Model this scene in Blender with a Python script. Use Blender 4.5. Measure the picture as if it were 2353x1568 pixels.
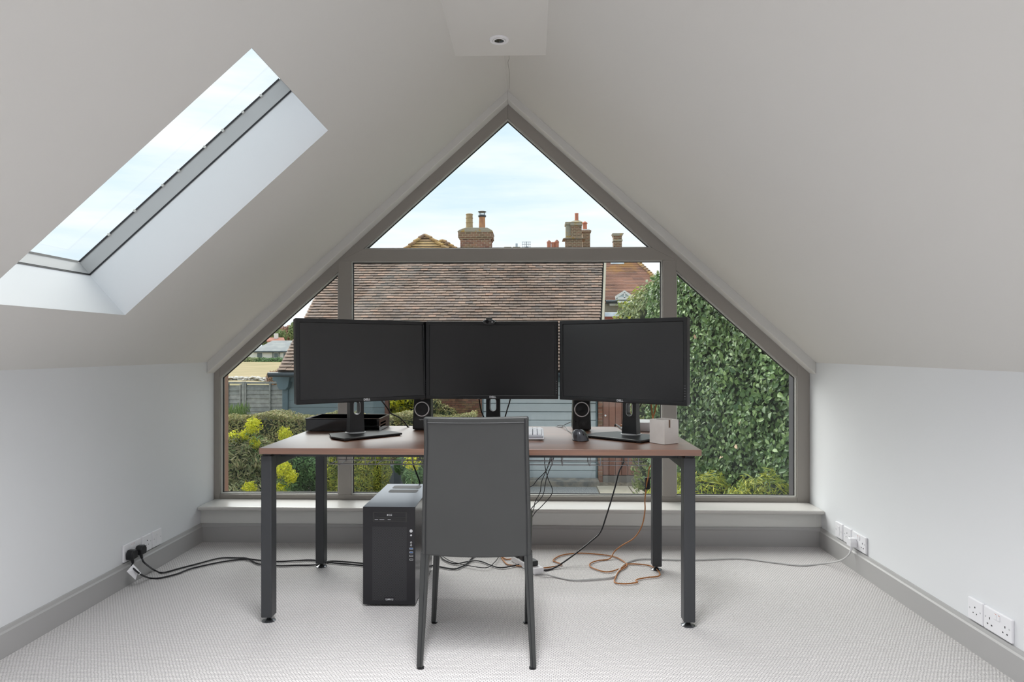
import bpy, bmesh, math, random
import numpy as np
from mathutils import Vector, Matrix
random.seed(7)
R = math.radians
for o in list(bpy.data.objects): bpy.data.objects.remove(o)
SC = bpy.context.scene; COL = SC.collection

# ------------------------------------------------------------- camera
EYE = 1.13; F = 1570.0; YAW = math.atan(45/F); CX, HY = 1176.5, 804.0
cd = bpy.data.cameras.new('camera'); cam = bpy.data.objects.new('camera', cd); COL.objects.link(cam)
cam.location = (0, 0, EYE); cam.rotation_euler = (R(90), 0, YAW)
cd.sensor_width = 36; cd.lens = F*36/2353; cd.shift_y = (HY-784)/2353; cd.clip_start = .05; cd.clip_end = 600
SC.camera = cam
# ------------------------------------------------------------- world: bright thinly clouded spring sky
W = bpy.data.worlds.new('sky'); SC.world = W; W.use_nodes = True
nt = W.node_tree; nt.nodes.clear()
def N(t, nt, **k):
    n = nt.nodes.new(t)
    for a, b in k.items(): setattr(n, a, b)
    return n
tc = N('ShaderNodeTexCoord', nt); mp = N('ShaderNodeMapping', nt); mp.inputs['Scale'].default_value = (1.3, 1.3, 9)
mp.inputs['Rotation'].default_value = (0, R(4), 0)
nz = N('ShaderNodeTexNoise', nt); nz.inputs['Scale'].default_value = 1.7; nz.inputs['Detail'].default_value = 5; nz.inputs['Roughness'].default_value = .55
rp = N('ShaderNodeValToRGB', nt); rp.color_ramp.elements[0].position = .36; rp.color_ramp.elements[1].position = .64
rp.color_ramp.elements[0].color = (.67, .82, .93, 1); rp.color_ramp.elements[1].color = (.97, .985, 1, 1)
bg = N('ShaderNodeBackground', nt); bg.inputs['Strength'].default_value = 1.05
ow = N('ShaderNodeOutputWorld', nt)
nt.links.new(tc.outputs['Generated'], mp.inputs[0]); nt.links.new(mp.outputs[0], nz.inputs[0])
nt.links.new(nz.outputs[0], rp.inputs[0]); nt.links.new(rp.outputs[0], bg.inputs[0]); nt.links.new(bg.outputs[0], ow.inputs[0])
# hazy sun, high in front of the house and to the left
sl = bpy.data.lights.new('sun', 'SUN'); so = bpy.data.objects.new('sun', sl); COL.objects.link(so)
sl.energy = 4.7; sl.angle = R(60); sl.color = (1, .97, .92)
so.rotation_euler = Vector((-.42, .55, .72)).to_track_quat('Z', 'Y').to_euler()
# unseen area lamps added as room fill (the room runs on behind the camera)
def area(name, loc, rot, sx, sy, e, col=(1, 1, 1)):
    l = bpy.data.lights.new(name, 'AREA'); l.shape = 'RECTANGLE'; l.size = sx; l.size_y = sy; l.energy = e; l.color = col
    o = bpy.data.objects.new(name, l); COL.objects.link(o); o.location = loc; o.rotation_euler = rot; return o
for nm_, y_, ly_, e_ in (('ridge_fill_rear', -1.9, 2.8, 46), ('ridge_fill_front', 1.1, 1.7, 50)):     # added fill under the ridge, out of view, spread kept narrow
    o_ = area(nm_, (-.14, y_, 2.40), (0, 0, 0), .4, ly_, e_, (.985, .99, 1)); o_.data.spread = R(110)
SC.view_settings.view_transform = 'Standard'; SC.view_settings.look = 'None'
SC.view_settings.gamma = 1; SC.view_settings.use_curve_mapping = False; SC.view_settings.exposure = .18
SC.cycles.max_bounces = 10; SC.cycles.diffuse_bounces = 5; SC.cycles.transparent_max_bounces = 12

# ------------------------------------------------------------- survey: a sight line of the photo met with a real plane
_s, _c = math.sin(YAW), math.cos(YAW)
def sight(x, y):
    u = (x-CX)/F; v = (HY-y)/F
    return (-_s+u*_c, _c+u*_s, v)
def atY(x, y, Y):
    a = sight(x, y); t = Y/a[1]; return Vector((a[0]*t, Y, EYE+a[2]*t))
def atZ(x, y, Z):
    a = sight(x, y); t = (Z-EYE)/a[2]; return Vector((a[0]*t, a[1]*t, Z))
def atX(x, y, X):
    a = sight(x, y); t = X/a[0]; return Vector((X, a[1]*t, EYE+a[2]*t))

# ------------------------------------------------------------- materials
def lin(c):
    return tuple(((v/255)/12.92 if v/255 <= .04045 else ((v/255+.055)/1.055)**2.4) for v in c)+(1,)
MATS = {}
def mat(name, rgb, rough=.6, metal=0, noise=None, bump=None, spec=.5, coat=0, trans=0, sheen=0, alpha=1, nrough=None):
    m = bpy.data.materials.new(name); m.use_nodes = True; n = m.node_tree; b = n.nodes['Principled BSDF']
    b.inputs['Base Color'].default_value = lin(rgb); b.inputs['Roughness'].default_value = rough
    b.inputs['Metallic'].default_value = metal; b.inputs['Specular IOR Level'].default_value = spec
    b.inputs['Coat Weight'].default_value = coat; b.inputs['Coat Roughness'].default_value = .15
    b.inputs['Transmission Weight'].default_value = trans; b.inputs['Sheen Weight'].default_value = sheen
    t = N('ShaderNodeTexCoord', n)
    if noise:   # (scale xyz, rgb2, lo, hi)
        sc, c2, lo, hi = noise
        mpn = N('ShaderNodeMapping', n); mpn.inputs['Scale'].default_value = sc
        q = N('ShaderNodeTexNoise', n); q.inputs['Scale'].default_value = 1; q.inputs['Detail'].default_value = 5
        r = N('ShaderNodeValToRGB', n); r.color_ramp.elements[0].position = lo; r.color_ramp.elements[1].position = hi
        r.color_ramp.elements[0].color = lin(rgb); r.color_ramp.elements[1].color = lin(c2)
        n.links.new(t.outputs['Object'], mpn.inputs[0]); n.links.new(mpn.outputs[0], q.inputs[0])
        n.links.new(q.outputs[0], r.inputs[0]); n.links.new(r.outputs[0], b.inputs['Base Color'])
    if bump:    # (scale, strength, distance)
        q = N('ShaderNodeTexNoise', n); q.inputs['Scale'].default_value = bump[0]; q.inputs['Detail'].default_value = 4
        u = N('ShaderNodeBump', n); u.inputs['Strength'].default_value = bump[1]; u.inputs['Distance'].default_value = bump[2]
        n.links.new(t.outputs['Object'], q.inputs[0]); n.links.new(q.outputs[0], u.inputs['Height']); n.links.new(u.outputs[0], b.inputs['Normal'])
    MATS[name] = m; return m
def varied(name, cols, rough=.7, noise=(8, .35), transl=0, bump=None, spec=.3):
    """colour picked per piece (island or object) out of cols, broken up by a noise"""
    m = bpy.data.materials.new(name); m.use_nodes = True; n = m.node_tree; b = n.nodes['Principled BSDF']
    b.inputs['Roughness'].default_value = rough; b.inputs['Specular IOR Level'].default_value = spec
    g = N('ShaderNodeNewGeometry', n); oi = N('ShaderNodeObjectInfo', n); ad = N('ShaderNodeMath', n, operation='ADD'); fr = N('ShaderNodeMath', n, operation='FRACT')
    n.links.new(g.outputs['Random Per Island'], ad.inputs[0]); n.links.new(oi.outputs['Random'], ad.inputs[1]); n.links.new(ad.outputs[0], fr.inputs[0])
    r = N('ShaderNodeValToRGB', n); r.color_ramp.interpolation = 'LINEAR'; e = r.color_ramp.elements
    while len(e) < len(cols): e.new(.5)
    for i, c in enumerate(cols): e[i].position = i/(len(cols)-1); e[i].color = lin(c)
    n.links.new(fr.outputs[0], r.inputs[0])
    t = N('ShaderNodeTexCoord', n); q = N('ShaderNodeTexNoise', n); q.inputs['Scale'].default_value = noise[0]; q.inputs['Detail'].default_value = 5
    q.inputs['Roughness'].default_value = .65
    n.links.new(g.outputs['Position'], q.inputs[0])
    mr = N('ShaderNodeMapRange', n); mr.inputs[1].default_value = .3; mr.inputs[2].default_value = .7
    mr.inputs[3].default_value = 1-noise[1]; mr.inputs[4].default_value = 1+noise[1]
    n.links.new(q.outputs[0], mr.inputs[0])
    mx = N('ShaderNodeVectorMath', n, operation='SCALE'); n.links.new(r.outputs[0], mx.inputs[0]); n.links.new(mr.outputs[0], mx.inputs['Scale'])
    n.links.new(mx.outputs[0], b.inputs['Base Color'])
    if bump:
        u = N('ShaderNodeBump', n); u.inputs['Strength'].default_value = bump[0]; u.inputs['Distance'].default_value = bump[1]
        n.links.new(q.outputs[0], u.inputs['Height']); n.links.new(u.outputs[0], b.inputs['Normal'])
    if transl:
        tr = N('ShaderNodeBsdfTranslucent', n); ms = N('ShaderNodeMixShader', n); ms.inputs[0].default_value = transl
        n.links.new(mx.outputs[0], tr.inputs[0]); n.links.new(b.outputs[0], ms.inputs[1]); n.links.new(tr.outputs[0], ms.inputs[2])
        n.links.new(ms.outputs[0], n.nodes['Material Output'].inputs[0])
    MATS[name] = m; return m

wall_m = mat('wall_paint', (228, 230, 233), .75, bump=(90, .06, .002))
ceil_m = mat('ceiling_paint', (217, 216, 213), .8, bump=(60, .05, .002))
frame_m = mat('taupe_frame_paint', (156, 151, 145), .42)
skirt_m = mat('skirting_paint', (172, 171, 171), .45)
sill_m = mat('sill_paint', (204, 202, 199), .25)
panel_m = mat('sill_panel_paint', (224, 224, 221), .5)
bead_m = mat('glazing_bead', (196, 196, 192), .35)
gasket_m = mat('gasket', (38, 38, 42), .6)
white_m = mat('white_plastic', (238, 238, 242), .3)
black_m = mat('black_plastic', (24, 25, 28), .38)
satin_m = mat('satin_black', (23, 24, 26), .32, bump=(400, .05, .0005))
gloss_m = mat('gloss_black', (10, 10, 13), .08)
screen_m = mat('matt_screen', (11, 12, 15), .3, spec=.75)
steel_m = mat('charcoal_steel', (58, 60, 63), .42, spec=.4)
wire_m = mat('grey_wire', (148, 149, 153), .35, .3)
chrome_m = mat('chrome', (190, 192, 195), .15, 1)
silver_m = mat('silver_print', (205, 207, 210), .35, .4)
leather_m = mat('grey_leather', (50, 52, 52), .42, bump=(260, .16, .0012), noise=((3, 3, 3), (56, 58, 58), .35, .7))
seam_m = mat('leather_seam', (34, 36, 39), .5)
stitch_m = mat('stitch', (112, 115, 117), .6)
cable_m = mat('black_cable', (26, 26, 31), .45)
orange_m = mat('copper_brown_cord', (172, 112, 58), .5, bump=(900, .5, .001))
wcable_m = mat('white_cable', (200, 200, 200), .45)
case_m = mat('black_aluminium', (33, 33, 37), .36, .25, bump=(600, .05, .0004))
caseside_m = mat('reflection_toned_aluminium', (104, 105, 110), .22, .9)  # black tower sides paled, their reflection put into the colour
mesh_m = mat('tower_mesh', (12, 12, 15), .5)
concrete_m = mat('pale_concrete', (206, 202, 198), .8, noise=((14, 14, 14), (196, 191, 187), .4, .75), bump=(80, .12, .001))
mouse_m = mat('graphite_mouse', (82, 84, 90), .25, .35)
keys_m = mat('key_caps', (238, 239, 243), .35)
foot_m = mat('foot_metal', (120, 122, 126), .2, .8)
clear_m = mat('clear_acrylic', (225, 228, 235), .08, spec=.8)
blue_m = mat('usb_blue', (40, 90, 150), .4)
brown_post_m = mat('external_timber', (178, 140, 122), .7, noise=((3, 3, .6), (160, 128, 112), .3, .8))
dark_post_m = mat('external_dark_trim', (62, 61, 66), .6)
# wood
def wood():
    m = mat('walnut_laminate', (112, 70, 48), .42, spec=.8, coat=1); n = m.node_tree; b = n.nodes['Principled BSDF']; b.inputs['Coat Roughness'].default_value = .34; b.inputs['Coat IOR'].default_value = 1.75
    t = N('ShaderNodeTexCoord', n); p = N('ShaderNodeMapping', n); p.inputs['Scale'].default_value = (1.2, 26, 60)
    q = N('ShaderNodeTexNoise', n); q.inputs['Scale'].default_value = 1.6; q.inputs['Detail'].default_value = 6; q.inputs['Distortion'].default_value = .5
    r = N('ShaderNodeValToRGB', n); e = r.color_ramp.elements; e[0].position = .28; e[1].position = .72
    e[0].color = lin((100, 62, 41)); e[1].color = lin((140, 94, 64)); x = e.new(.5); x.color = lin((118, 75, 50))
    n.links.new(t.outputs['Object'], p.inputs[0]); n.links.new(p.outputs[0], q.inputs[0]); n.links.new(q.outputs[0], r.inputs[0]); n.links.new(r.outputs[0], b.inputs['Base Color'])
    return m
wood_m = wood()
# carpet: staggered woven loops
def carpet():
    m = mat('loop_carpet', (200, 196, 195), .95, spec=.1, sheen=.2); n = m.node_tree; b = n.nodes['Principled BSDF']; L = n.links
    t = N('ShaderNodeTexCoord', n)
    wn = N('ShaderNodeTexNoise', n); wn.inputs['Scale'].default_value = 26; wn.inputs['Detail'].default_value = 2
    sc = N('ShaderNodeVectorMath', n, operation='SCALE'); sc.inputs['Scale'].default_value = .007
    sb = N('ShaderNodeVectorMath', n, operation='SUBTRACT'); sb.inputs[1].default_value = (.5, .5, .5)
    L.new(t.outputs['Object'], wn.inputs[0]); L.new(wn.outputs['Color'], sb.inputs[0]); L.new(sb.outputs[0], sc.inputs[0])
    ad = N('ShaderNodeVectorMath', n, operation='ADD'); L.new(t.outputs['Object'], ad.inputs[0]); L.new(sc.outputs[0], ad.inputs[1])
    sx = N('ShaderNodeSeparateXYZ', n); L.new(ad.outputs[0], sx.inputs[0])
    def M(op, a, bb=None):
        k = N('ShaderNodeMath', n, operation=op)
        for i, v in enumerate((a, bb)):
            if v is None: continue
            if isinstance(v, (int, float)): k.inputs[i].default_value = v
            else: L.new(v, k.inputs[i])
        return k.outputs[0]
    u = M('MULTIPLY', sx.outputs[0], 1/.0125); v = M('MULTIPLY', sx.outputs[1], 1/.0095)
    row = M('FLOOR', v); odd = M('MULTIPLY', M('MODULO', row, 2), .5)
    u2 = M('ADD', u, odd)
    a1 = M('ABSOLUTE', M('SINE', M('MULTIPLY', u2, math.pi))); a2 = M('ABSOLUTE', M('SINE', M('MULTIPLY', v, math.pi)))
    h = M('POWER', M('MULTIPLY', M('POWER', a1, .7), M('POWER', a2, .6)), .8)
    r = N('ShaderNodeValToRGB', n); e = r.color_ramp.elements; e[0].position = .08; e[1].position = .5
    e[0].color = lin((120, 119, 121)); e[1].color = lin((215, 212, 212))  # shade in the gaps between loops is put into the colour
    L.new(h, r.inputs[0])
    big = N('ShaderNodeTexNoise', n); big.inputs['Scale'].default_value = 120; big.inputs['Detail'].default_value = 3; L.new(t.outputs['Object'], big.inputs[0])
    mr = N('ShaderNodeMapRange', n); mr.inputs[1].default_value = .3; mr.inputs[2].default_value = .7; mr.inputs[3].default_value = .90; mr.inputs[4].default_value = 1.06
    L.new(big.outputs[0], mr.inputs[0])
    s2 = N('ShaderNodeVectorMath', n, operation='SCALE'); L.new(r.outputs[0], s2.inputs[0]); L.new(mr.outputs[0], s2.inputs['Scale']); L.new(s2.outputs[0], b.inputs['Base Color'])
    bu = N('ShaderNodeBump', n); bu.inputs['Strength'].default_value = .8; bu.inputs['Distance'].default_value = .004
    L.new(h, bu.inputs['Height']); L.new(bu.outputs[0], b.inputs['Normal'])
    return m
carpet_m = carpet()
def glass():
    m = bpy.data.materials.new('window_glass'); m.use_nodes = True; n = m.node_tree; n.nodes.clear()
    o = N('ShaderNodeOutputMaterial', n); t = N('ShaderNodeBsdfTransparent', n); t.inputs[0].default_value = (.972, .985, .98, 1)
    g = N('ShaderNodeBsdfGlossy', n); g.inputs['Roughness'].default_value = .01; g.inputs[0].default_value = (.9, 1, .96, 1)
    f = N('ShaderNodeFresnel', n); f.inputs[0].default_value = 1.5; x = N('ShaderNodeMixShader', n)
    ge = N('ShaderNodeNewGeometry', n); iv = N('ShaderNodeMath', n, operation='SUBTRACT'); iv.inputs[0].default_value = 1; mu = N('ShaderNodeMath', n, operation='MULTIPLY')
    n.links.new(ge.outputs['Backfacing'], iv.inputs[1]); n.links.new(iv.outputs[0], mu.inputs[0]); n.links.new(f.outputs[0], mu.inputs[1])
    n.links.new(mu.outputs[0], x.inputs[0]); n.links.new(t.outputs[0], x.inputs[1]); n.links.new(g.outputs[0], x.inputs[2]); n.links.new(x.outputs[0], o.inputs[0])
    return m
glass_m = glass()
tile_m = varied('clay_roof_tile', [(134, 119, 109), (158, 136, 122), (145, 128, 116), (167, 140, 123), (139, 125, 118), (163, 139, 124), (125, 114, 108), (178, 147, 129)], .85, (1.4, .3), bump=(.3, .01))
underlay_m = mat('roof_underlay', (58, 48, 44), .9)
redtile_m = varied('red_roof_tile', [(150, 88, 66), (172, 104, 78), (128, 82, 70), (182, 116, 84)], .85, (.9, .35))
ochretile_m = varied('lichened_tile', [(150, 122, 96), (176, 142, 88), (134, 110, 94), (190, 158, 104)], .9, (6, .3))
brick_m = varied('old_brick', [(132, 92, 78), (150, 108, 90), (118, 88, 76), (160, 120, 96), (142, 116, 88), (104, 82, 74)], .9, (10, .3), bump=(.4, .01))
mortar_m = mat('mortar', (186, 174, 158), .95)
boards_m = varied('blue_grey_boards', [(118, 134, 138), (126, 141, 145), (122, 137, 141)], .55, (3, .06))
bluetrim_m = mat('blue_grey_trim', (92, 112, 120), .5)
doorboards_m = varied('garage_door_boards', [(184, 192, 196), (190, 198, 202), (188, 195, 199)], .5, (3, .05))
darkgutter_m = mat('gutter', (44, 54, 62), .4)
fence_m = varied('weathered_fence', [(143, 145, 140), (162, 162, 157), (127, 131, 130), (171, 170, 162)], .9, (9, .25), bump=(.3, .01))
brown_door_m = varied('stained_door_boards', [(138, 102, 90), (154, 114, 100), (130, 98, 90)], .6, (5, .12))
lead_m = mat('lead_flashing', (170, 182, 192), .45, noise=((4, 4, 4), (196, 206, 212), .4, .7))
render_m = mat('grey_render', (158, 152, 138), .9, noise=((3, 3, 3), (138, 132, 118), .35, .7))
whitewood_m = mat('white_painted_wood', (232, 234, 232), .5)
potc_m = mat('terracotta_pot', (196, 124, 96), .8, noise=((9, 9, 9), (176, 112, 90), .35, .7))
potb_m = mat('buff_pot', (178, 158, 122), .85, noise=((8, 8, 8), (158, 136, 102), .35, .7))
lichen_m = mat('lichened_mortar', (160, 154, 138), .95, noise=((6, 6, 6), (178, 146, 78), .54, .66), bump=(14, .8, .05))
slate_m = mat('slate_roof', (98, 106, 110), .7, noise=((.8, .8, .8), (120, 126, 126), .4, .6))
field_m = mat('dry_field', (158, 140, 104), .95, noise=((.25, .9, 1), (133, 124, 83), .4, .62), bump=(8, .4, .1))
soil_m = mat('garden_soil', (122, 112, 98), .95, noise=((14, 14, 14), (156, 146, 130), .4, .6), bump=(30, .6, .02))
gravel_m = mat('gravel', (122, 124, 126), .95, noise=((60, 60, 60), (168, 168, 166), .4, .6), bump=(80, .6, .02))
slab_m = mat('paving_slab', (202, 192, 174), .85, noise=((5, 5, 5), (188, 178, 160), .35, .7))
bark_m = mat('bark', (98, 84, 68), .9, noise=((8, 8, 2), (74, 64, 54), .35, .7))
laurel_m = varied('glossy_hedge_leaf', [(67, 95, 56), (106, 136, 76), (80, 110, 65), (136, 162, 97), (69, 99, 60), (117, 145, 84), (168, 190, 134)], .38, (.9, .3), .22, spec=.5)
pinkleaf_m = mat('faded_leaf', (188, 158, 128), .6)
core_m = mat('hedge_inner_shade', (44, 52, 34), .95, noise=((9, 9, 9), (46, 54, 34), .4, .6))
olive_m = varied('olive_hedge_leaf', [(121, 125, 74), (157, 155, 99), (103, 112, 65), (179, 168, 116), (134, 137, 81), (168, 143, 105)], .6, (1.5, .3), .2)
grey_m = varied('grey_green_leaf', [(106, 124, 80), (152, 156, 106), (172, 161, 120), (97, 115, 76), (184, 175, 136)], .6, (2, .3), .2)
green_m = varied('green_shrub_leaf', [(74, 108, 65), (103, 137, 83), (87, 121, 74), (125, 157, 99)], .55, (2, .3), .22)
yg_m = varied('yellow_green_leaf', [(106, 127, 56), (173, 177, 67), (91, 117, 58), (205, 199, 80), (130, 147, 65)], .55, (2.2, .3), .25)
pale_m = varied('pale_shrub_leaf', [(120, 136, 86), (160, 170, 118), (100, 120, 74), (186, 190, 140)], .5, (1.2, .25), .25)
flower_m = varied('yellow_bracts', [(214, 208, 44), (190, 198, 50), (228, 220, 60), (176, 186, 54)], .6, (5, .15), .3)
blade_m = varied('grass_blade', [(92, 118, 62), (120, 142, 80), (80, 104, 58)], .6, (3, .2), .2)
farleaf_m = varied('far_tree_leaf', [(124, 142, 92), (146, 158, 108), (110, 130, 86)], .8, (.2, .15), .2)
russet_m = varied('russet_twigs', [(168, 128, 110), (150, 116, 100), (186, 146, 122)], .9, (.6, .2))

# ------------------------------------------------------------- mesh helpers
class MB:
    def __init__(s): s.v = []; s.f = []
    def add(s, vs, fs, M=None):
        b = len(s.v)
        s.v += [tuple(M @ Vector(p)) if M is not None else tuple(p) for p in vs]
        s.f += [tuple(b+i for i in f) for f in fs]; return s
    def box(s, x0, x1, y0, y1, z0, z1, M=None):
        x0, x1 = min(x0, x1), max(x0, x1); y0, y1 = min(y0, y1), max(y0, y1); z0, z1 = min(z0, z1), max(z0, z1)
        return s.add([(x0,y0,z0),(x1,y0,z0),(x1,y1,z0),(x0,y1,z0),(x0,y0,z1),(x1,y0,z1),(x1,y1,z1),(x0,y1,z1)],
                     [(0,3,2,1),(4,5,6,7),(0,1,5,4),(1,2,6,5),(2,3,7,6),(3,0,4,7)], M)
    def prism(s, poly, d, M=None):
        """poly: 3D points of a flat outline, d: extrusion vector"""
        n = len(poly); d = Vector(d); P = [Vector(p) for p in poly]
        nrm = Vector((0, 0, 0))
        for i in range(n): nrm += P[i].cross(P[(i+1) % n])
        if nrm.dot(d) > 0: P.reverse()
        return s.add([tuple(p) for p in P]+[tuple(p+d) for p in P],
                     [tuple(range(n)), tuple(range(2*n-1, n-1, -1))]+[(i, i+n, (i+1) % n+n, (i+1) % n) for i in range(n)], M)
    def ring(s, outer, inner, d, M=None):
        n = len(outer); d = Vector(d)
        V = [Vector(p) for p in outer]+[Vector(p) for p in inner]; V += [p+d for p in V]
        fs = []
        for i in range(n):
            j = (i+1) % n
            fs += [(i, j, n+j, n+i), (2*n+i, 3*n+i, 3*n+j, 2*n+j), (i, 2*n+i, 2*n+j, j), (n+i, n+j, 3*n+j, 3*n+i)]
        return s.add(V, fs, M)
    def cyl(s, p0, p1, r0, r1=None, n=16, cap=True, M=None):
        r1 = r0 if r1 is None else r1; p0 = Vector(p0); p1 = Vector(p1); a = (p1-p0).normalized()
        q = a.orthogonal().normalized(); w = a.cross(q); vs = []
        for p, r in ((p0, r0), (p1, r1)):
            for i in range(n):
                t = 2*math.pi*i/n; vs.append(p+(q*math.cos(t)+w*math.sin(t))*r)
        fs = [(i, (i+1) % n, n+(i+1) % n, n+i) for i in range(n)]
        if cap: fs += [tuple(range(n-1, -1, -1)), tuple(range(n, 2*n))]
        return s.add(vs, fs, M)
    def lathe(s, prof, c=(0, 0, 0), n=20, axis='z', M=None):
        """prof: (r, h) pairs"""
        vs = []; c = Vector(c)
        for r, h in prof:
            for i in range(n):
                t = 2*math.pi*i/n; x, y = r*math.cos(t), r*math.sin(t)
                vs.append(c+(Vector((x, y, h)) if axis == 'z' else Vector((x, h, y)) if axis == 'y' else Vector((h, x, y))))
        fs = [(k*n+i, k*n+(i+1) % n, (k+1)*n+(i+1) % n, (k+1)*n+i) for k in range(len(prof)-1) for i in range(n)]
        fs += [tuple(range(n-1, -1, -1)), tuple(range((len(prof)-1)*n, len(prof)*n))]
        return s.add(vs, fs, M)
    def tube(s, pts, r, n=7, sub=5, M=None, taper=None):
        P = smooth(pts, sub) if sub > 1 else [Vector(p) for p in pts]
        m = len(P); vs = []; q = None
        for k in range(m):
            a = (P[min(k+1, m-1)]-P[max(k-1, 0)])
            a = a.normalized() if a.length > 1e-9 else Vector((0, 0, 1))
            q = a.orthogonal() if q is None else q-a*q.dot(a)
            q = q.normalized() if q.length > 1e-6 else a.orthogonal().normalized()
            w = a.cross(q); rr = r if taper is None else r*(1-(1-taper)*k/(m-1))
            for i in range(n):
                t = 2*math.pi*i/n; vs.append(P[k]+(q*math.cos(t)+w*math.sin(t))*rr)
        fs = [(k*n+i, k*n+(i+1) % n, (k+1)*n+(i+1) % n, (k+1)*n+i) for k in range(m-1) for i in range(n)]
        fs += [tuple(range(n-1, -1, -1)), tuple(range((m-1)*n, m*n))]
        return s.add(vs, fs, M)
    def build(s, name, m, parent=None, off=None, smooth_=False, bevel=0, seg=2, M=None, label=None, kind=None):
        off = Vector(off) if off is not None else (Vector(parent['_o']) if parent is not None and '_o' in parent else Vector((0, 0, 0)))
        me = bpy.data.meshes.new(name)
        me.from_pydata([tuple(Vector(p)-off) for p in s.v], [], s.f); me.materials.append(m)
        bm = bmesh.new(); bm.from_mesh(me)
        if len(bm.faces) < 60000: bmesh.ops.recalc_face_normals(bm, faces=bm.faces)
        bm.to_mesh(me); bm.free()
        if smooth_:
            for p in me.polygons: p.use_smooth = True
            try: me.set_sharp_from_angle(angle=R(38))
            except Exception: pass
        o = bpy.data.objects.new(name, me); COL.objects.link(o)
        if parent is not None: o.parent = parent; o['_o'] = tuple(off)
        if bevel:
            b = o.modifiers.new('bevel', 'BEVEL'); b.width = bevel; b.segments = seg; b.limit_method = 'ANGLE'; b.angle_limit = R(40)
            b.harden_normals = False
        if label: o['label'] = label
        if kind: o['kind'] = kind
        return o
def smooth(pts, sub):
    P = [Vector(p) for p in pts]; out = []
    if len(P) < 3: return P
    E = [P[0]*2-P[1]]+P+[P[-1]*2-P[-2]]
    for i in range(1, len(E)-2):
        a, b, c, d = E[i-1:i+3]
        for k in range(sub):
            t = k/sub
            out.append(.5*((2*b)+(-a+c)*t+(2*a-5*b+4*c-d)*t*t+(-a+3*b-3*c+d)*t**3))
    out.append(P[-1]); return out
def tag(o, label=None, cat=None, group=None, kind=None):
    if label: o['label'] = label
    if cat: o['category'] = cat
    if group: o['group'] = group
    if kind: o['kind'] = kind
    return o
def thing(name, loc, label, cat, group=None, rz=0, local=False):
    o = bpy.data.objects.new(name, None); COL.objects.link(o); o.location = loc; o.rotation_euler = (0, 0, rz); o.empty_display_size = .05
    o['_o'] = (0, 0, 0) if local else tuple(loc)
    return tag(o, label, cat, group)
def solo(name, mb, m, base, label, cat, group=None, **k):
    o = mb.build(name, m, None, off=base, **k); o.location = base; return tag(o, label, cat, group)
def struct(name, mb, m, **k):
    o = mb.build(name, m, None, **k); o['kind'] = 'structure'; return o
def sempty(name):
    o = bpy.data.objects.new(name, None); COL.objects.link(o); o['kind'] = 'structure'; o['_o'] = (0, 0, 0); return o
def inst(name, me, parent, M):
    """a piece sharing its mesh; M is its world matrix, the parent only shifted"""
    o = bpy.data.objects.new(name, me); COL.objects.link(o); o.parent = parent
    o.matrix_basis = Matrix.Translation(-Vector(parent['_o'])) @ M; return o
def tmpmesh(name, mb, m):
    me = bpy.data.meshes.new(name); me.from_pydata(mb.v, [], mb.f); me.materials.append(m)
    bm = bmesh.new(); bm.from_mesh(me); bmesh.ops.recalc_face_normals(bm, faces=bm.faces); bm.to_mesh(me); bm.free(); return me
def text_mb(txt, size, depth=.0006, bold=.0):
    c = bpy.data.curves.new('t', 'FONT'); c.body = txt; c.size = size; c.extrude = depth; c.align_x = 'CENTER'; c.align_y = 'CENTER'; c.offset = bold; c.resolution_u = 3
    o = bpy.data.objects.new('t', c); COL.objects.link(o); dg = bpy.context.evaluated_depsgraph_get(); dg.update()
    me = o.evaluated_get(dg).to_mesh(); mb = MB(); mb.v = [tuple(v.co) for v in me.vertices]; mb.f = [tuple(p.vertices) for p in me.polygons]
    o.evaluated_get(dg).to_mesh_clear(); bpy.data.objects.remove(o); bpy.data.curves.remove(c); return mb
def xform(mb, M): mb.v = [tuple(M @ Vector(p)) for p in mb.v]; return mb
FACE = Matrix.Rotation(R(90), 4, 'X')          # text drawn in xy stands up and faces -y

# ============================================================= THE ROOM
XL, XR, YE, YW, YB = -1.95, 1.665, 3.955, 4.14, -3.5
XA = (XL+XR)/2; HW = (XR-XL)/2; ZK = 1.054; ZA = 2.669; SL = (ZA-ZK)/HW
def zc(X): return ZA-SL*abs(X-XA)
T = .12
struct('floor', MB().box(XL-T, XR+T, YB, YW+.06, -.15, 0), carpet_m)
struct('wall_left', MB().box(XL-T, XL, YB, YW+.06, 0, ZK+.02), wall_m)
struct('wall_right', MB().box(XR, XR+T, YB, YW+.06, 0, ZK+.02), wall_m)
struct('wall_end', MB().box(XL, XR, YE+.02, YW+.06, 0, .19), panel_m)
# ceiling with roof-window opening and boxed soffit
slope_n = Vector((-SL, 0, 1)).normalized()      # outward normal of the left slope
ns, nc = slope_n.x, slope_n.z
kx0, kx1, ky0, ky1 = -1.703, -.8447, 2.04, 2.815
cb = MB(); D = Vector((ns*.290, 0, nc*.290)); Dr = Vector((-ns*.16, 0, nc*.16))
def lq(xa, xb, ya, yb, d=D):
    cb.prism([(xa, ya, zc(xa)), (xb, ya, zc(xb)), (xb, yb, zc(xb)), (xa, yb, zc(xa))], d)
lq(XL-.05, XA, YB, ky0); lq(XL-.05, XA, ky1, YW+.06); lq(XL-.05, kx0, ky0, ky1); lq(kx1, XA, ky0, ky1)
cb.prism([(XA, YB, zc(XA)), (XR+.05, YB, zc(XR+.05)), (XR+.05, YW+.06, zc(XR+.05)), (XA, YW+.06, zc(XA))], Dr)
PY = 3.14; PZ = 2.483; ph = (ZA-PZ)/SL
cb.prism([(XA-ph, YB, PZ), (XA+ph, YB, PZ), (XA, YB, ZA)], (0, PY-YB, 0))
ceiling = struct('ceiling', cb, ceil_m)
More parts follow.
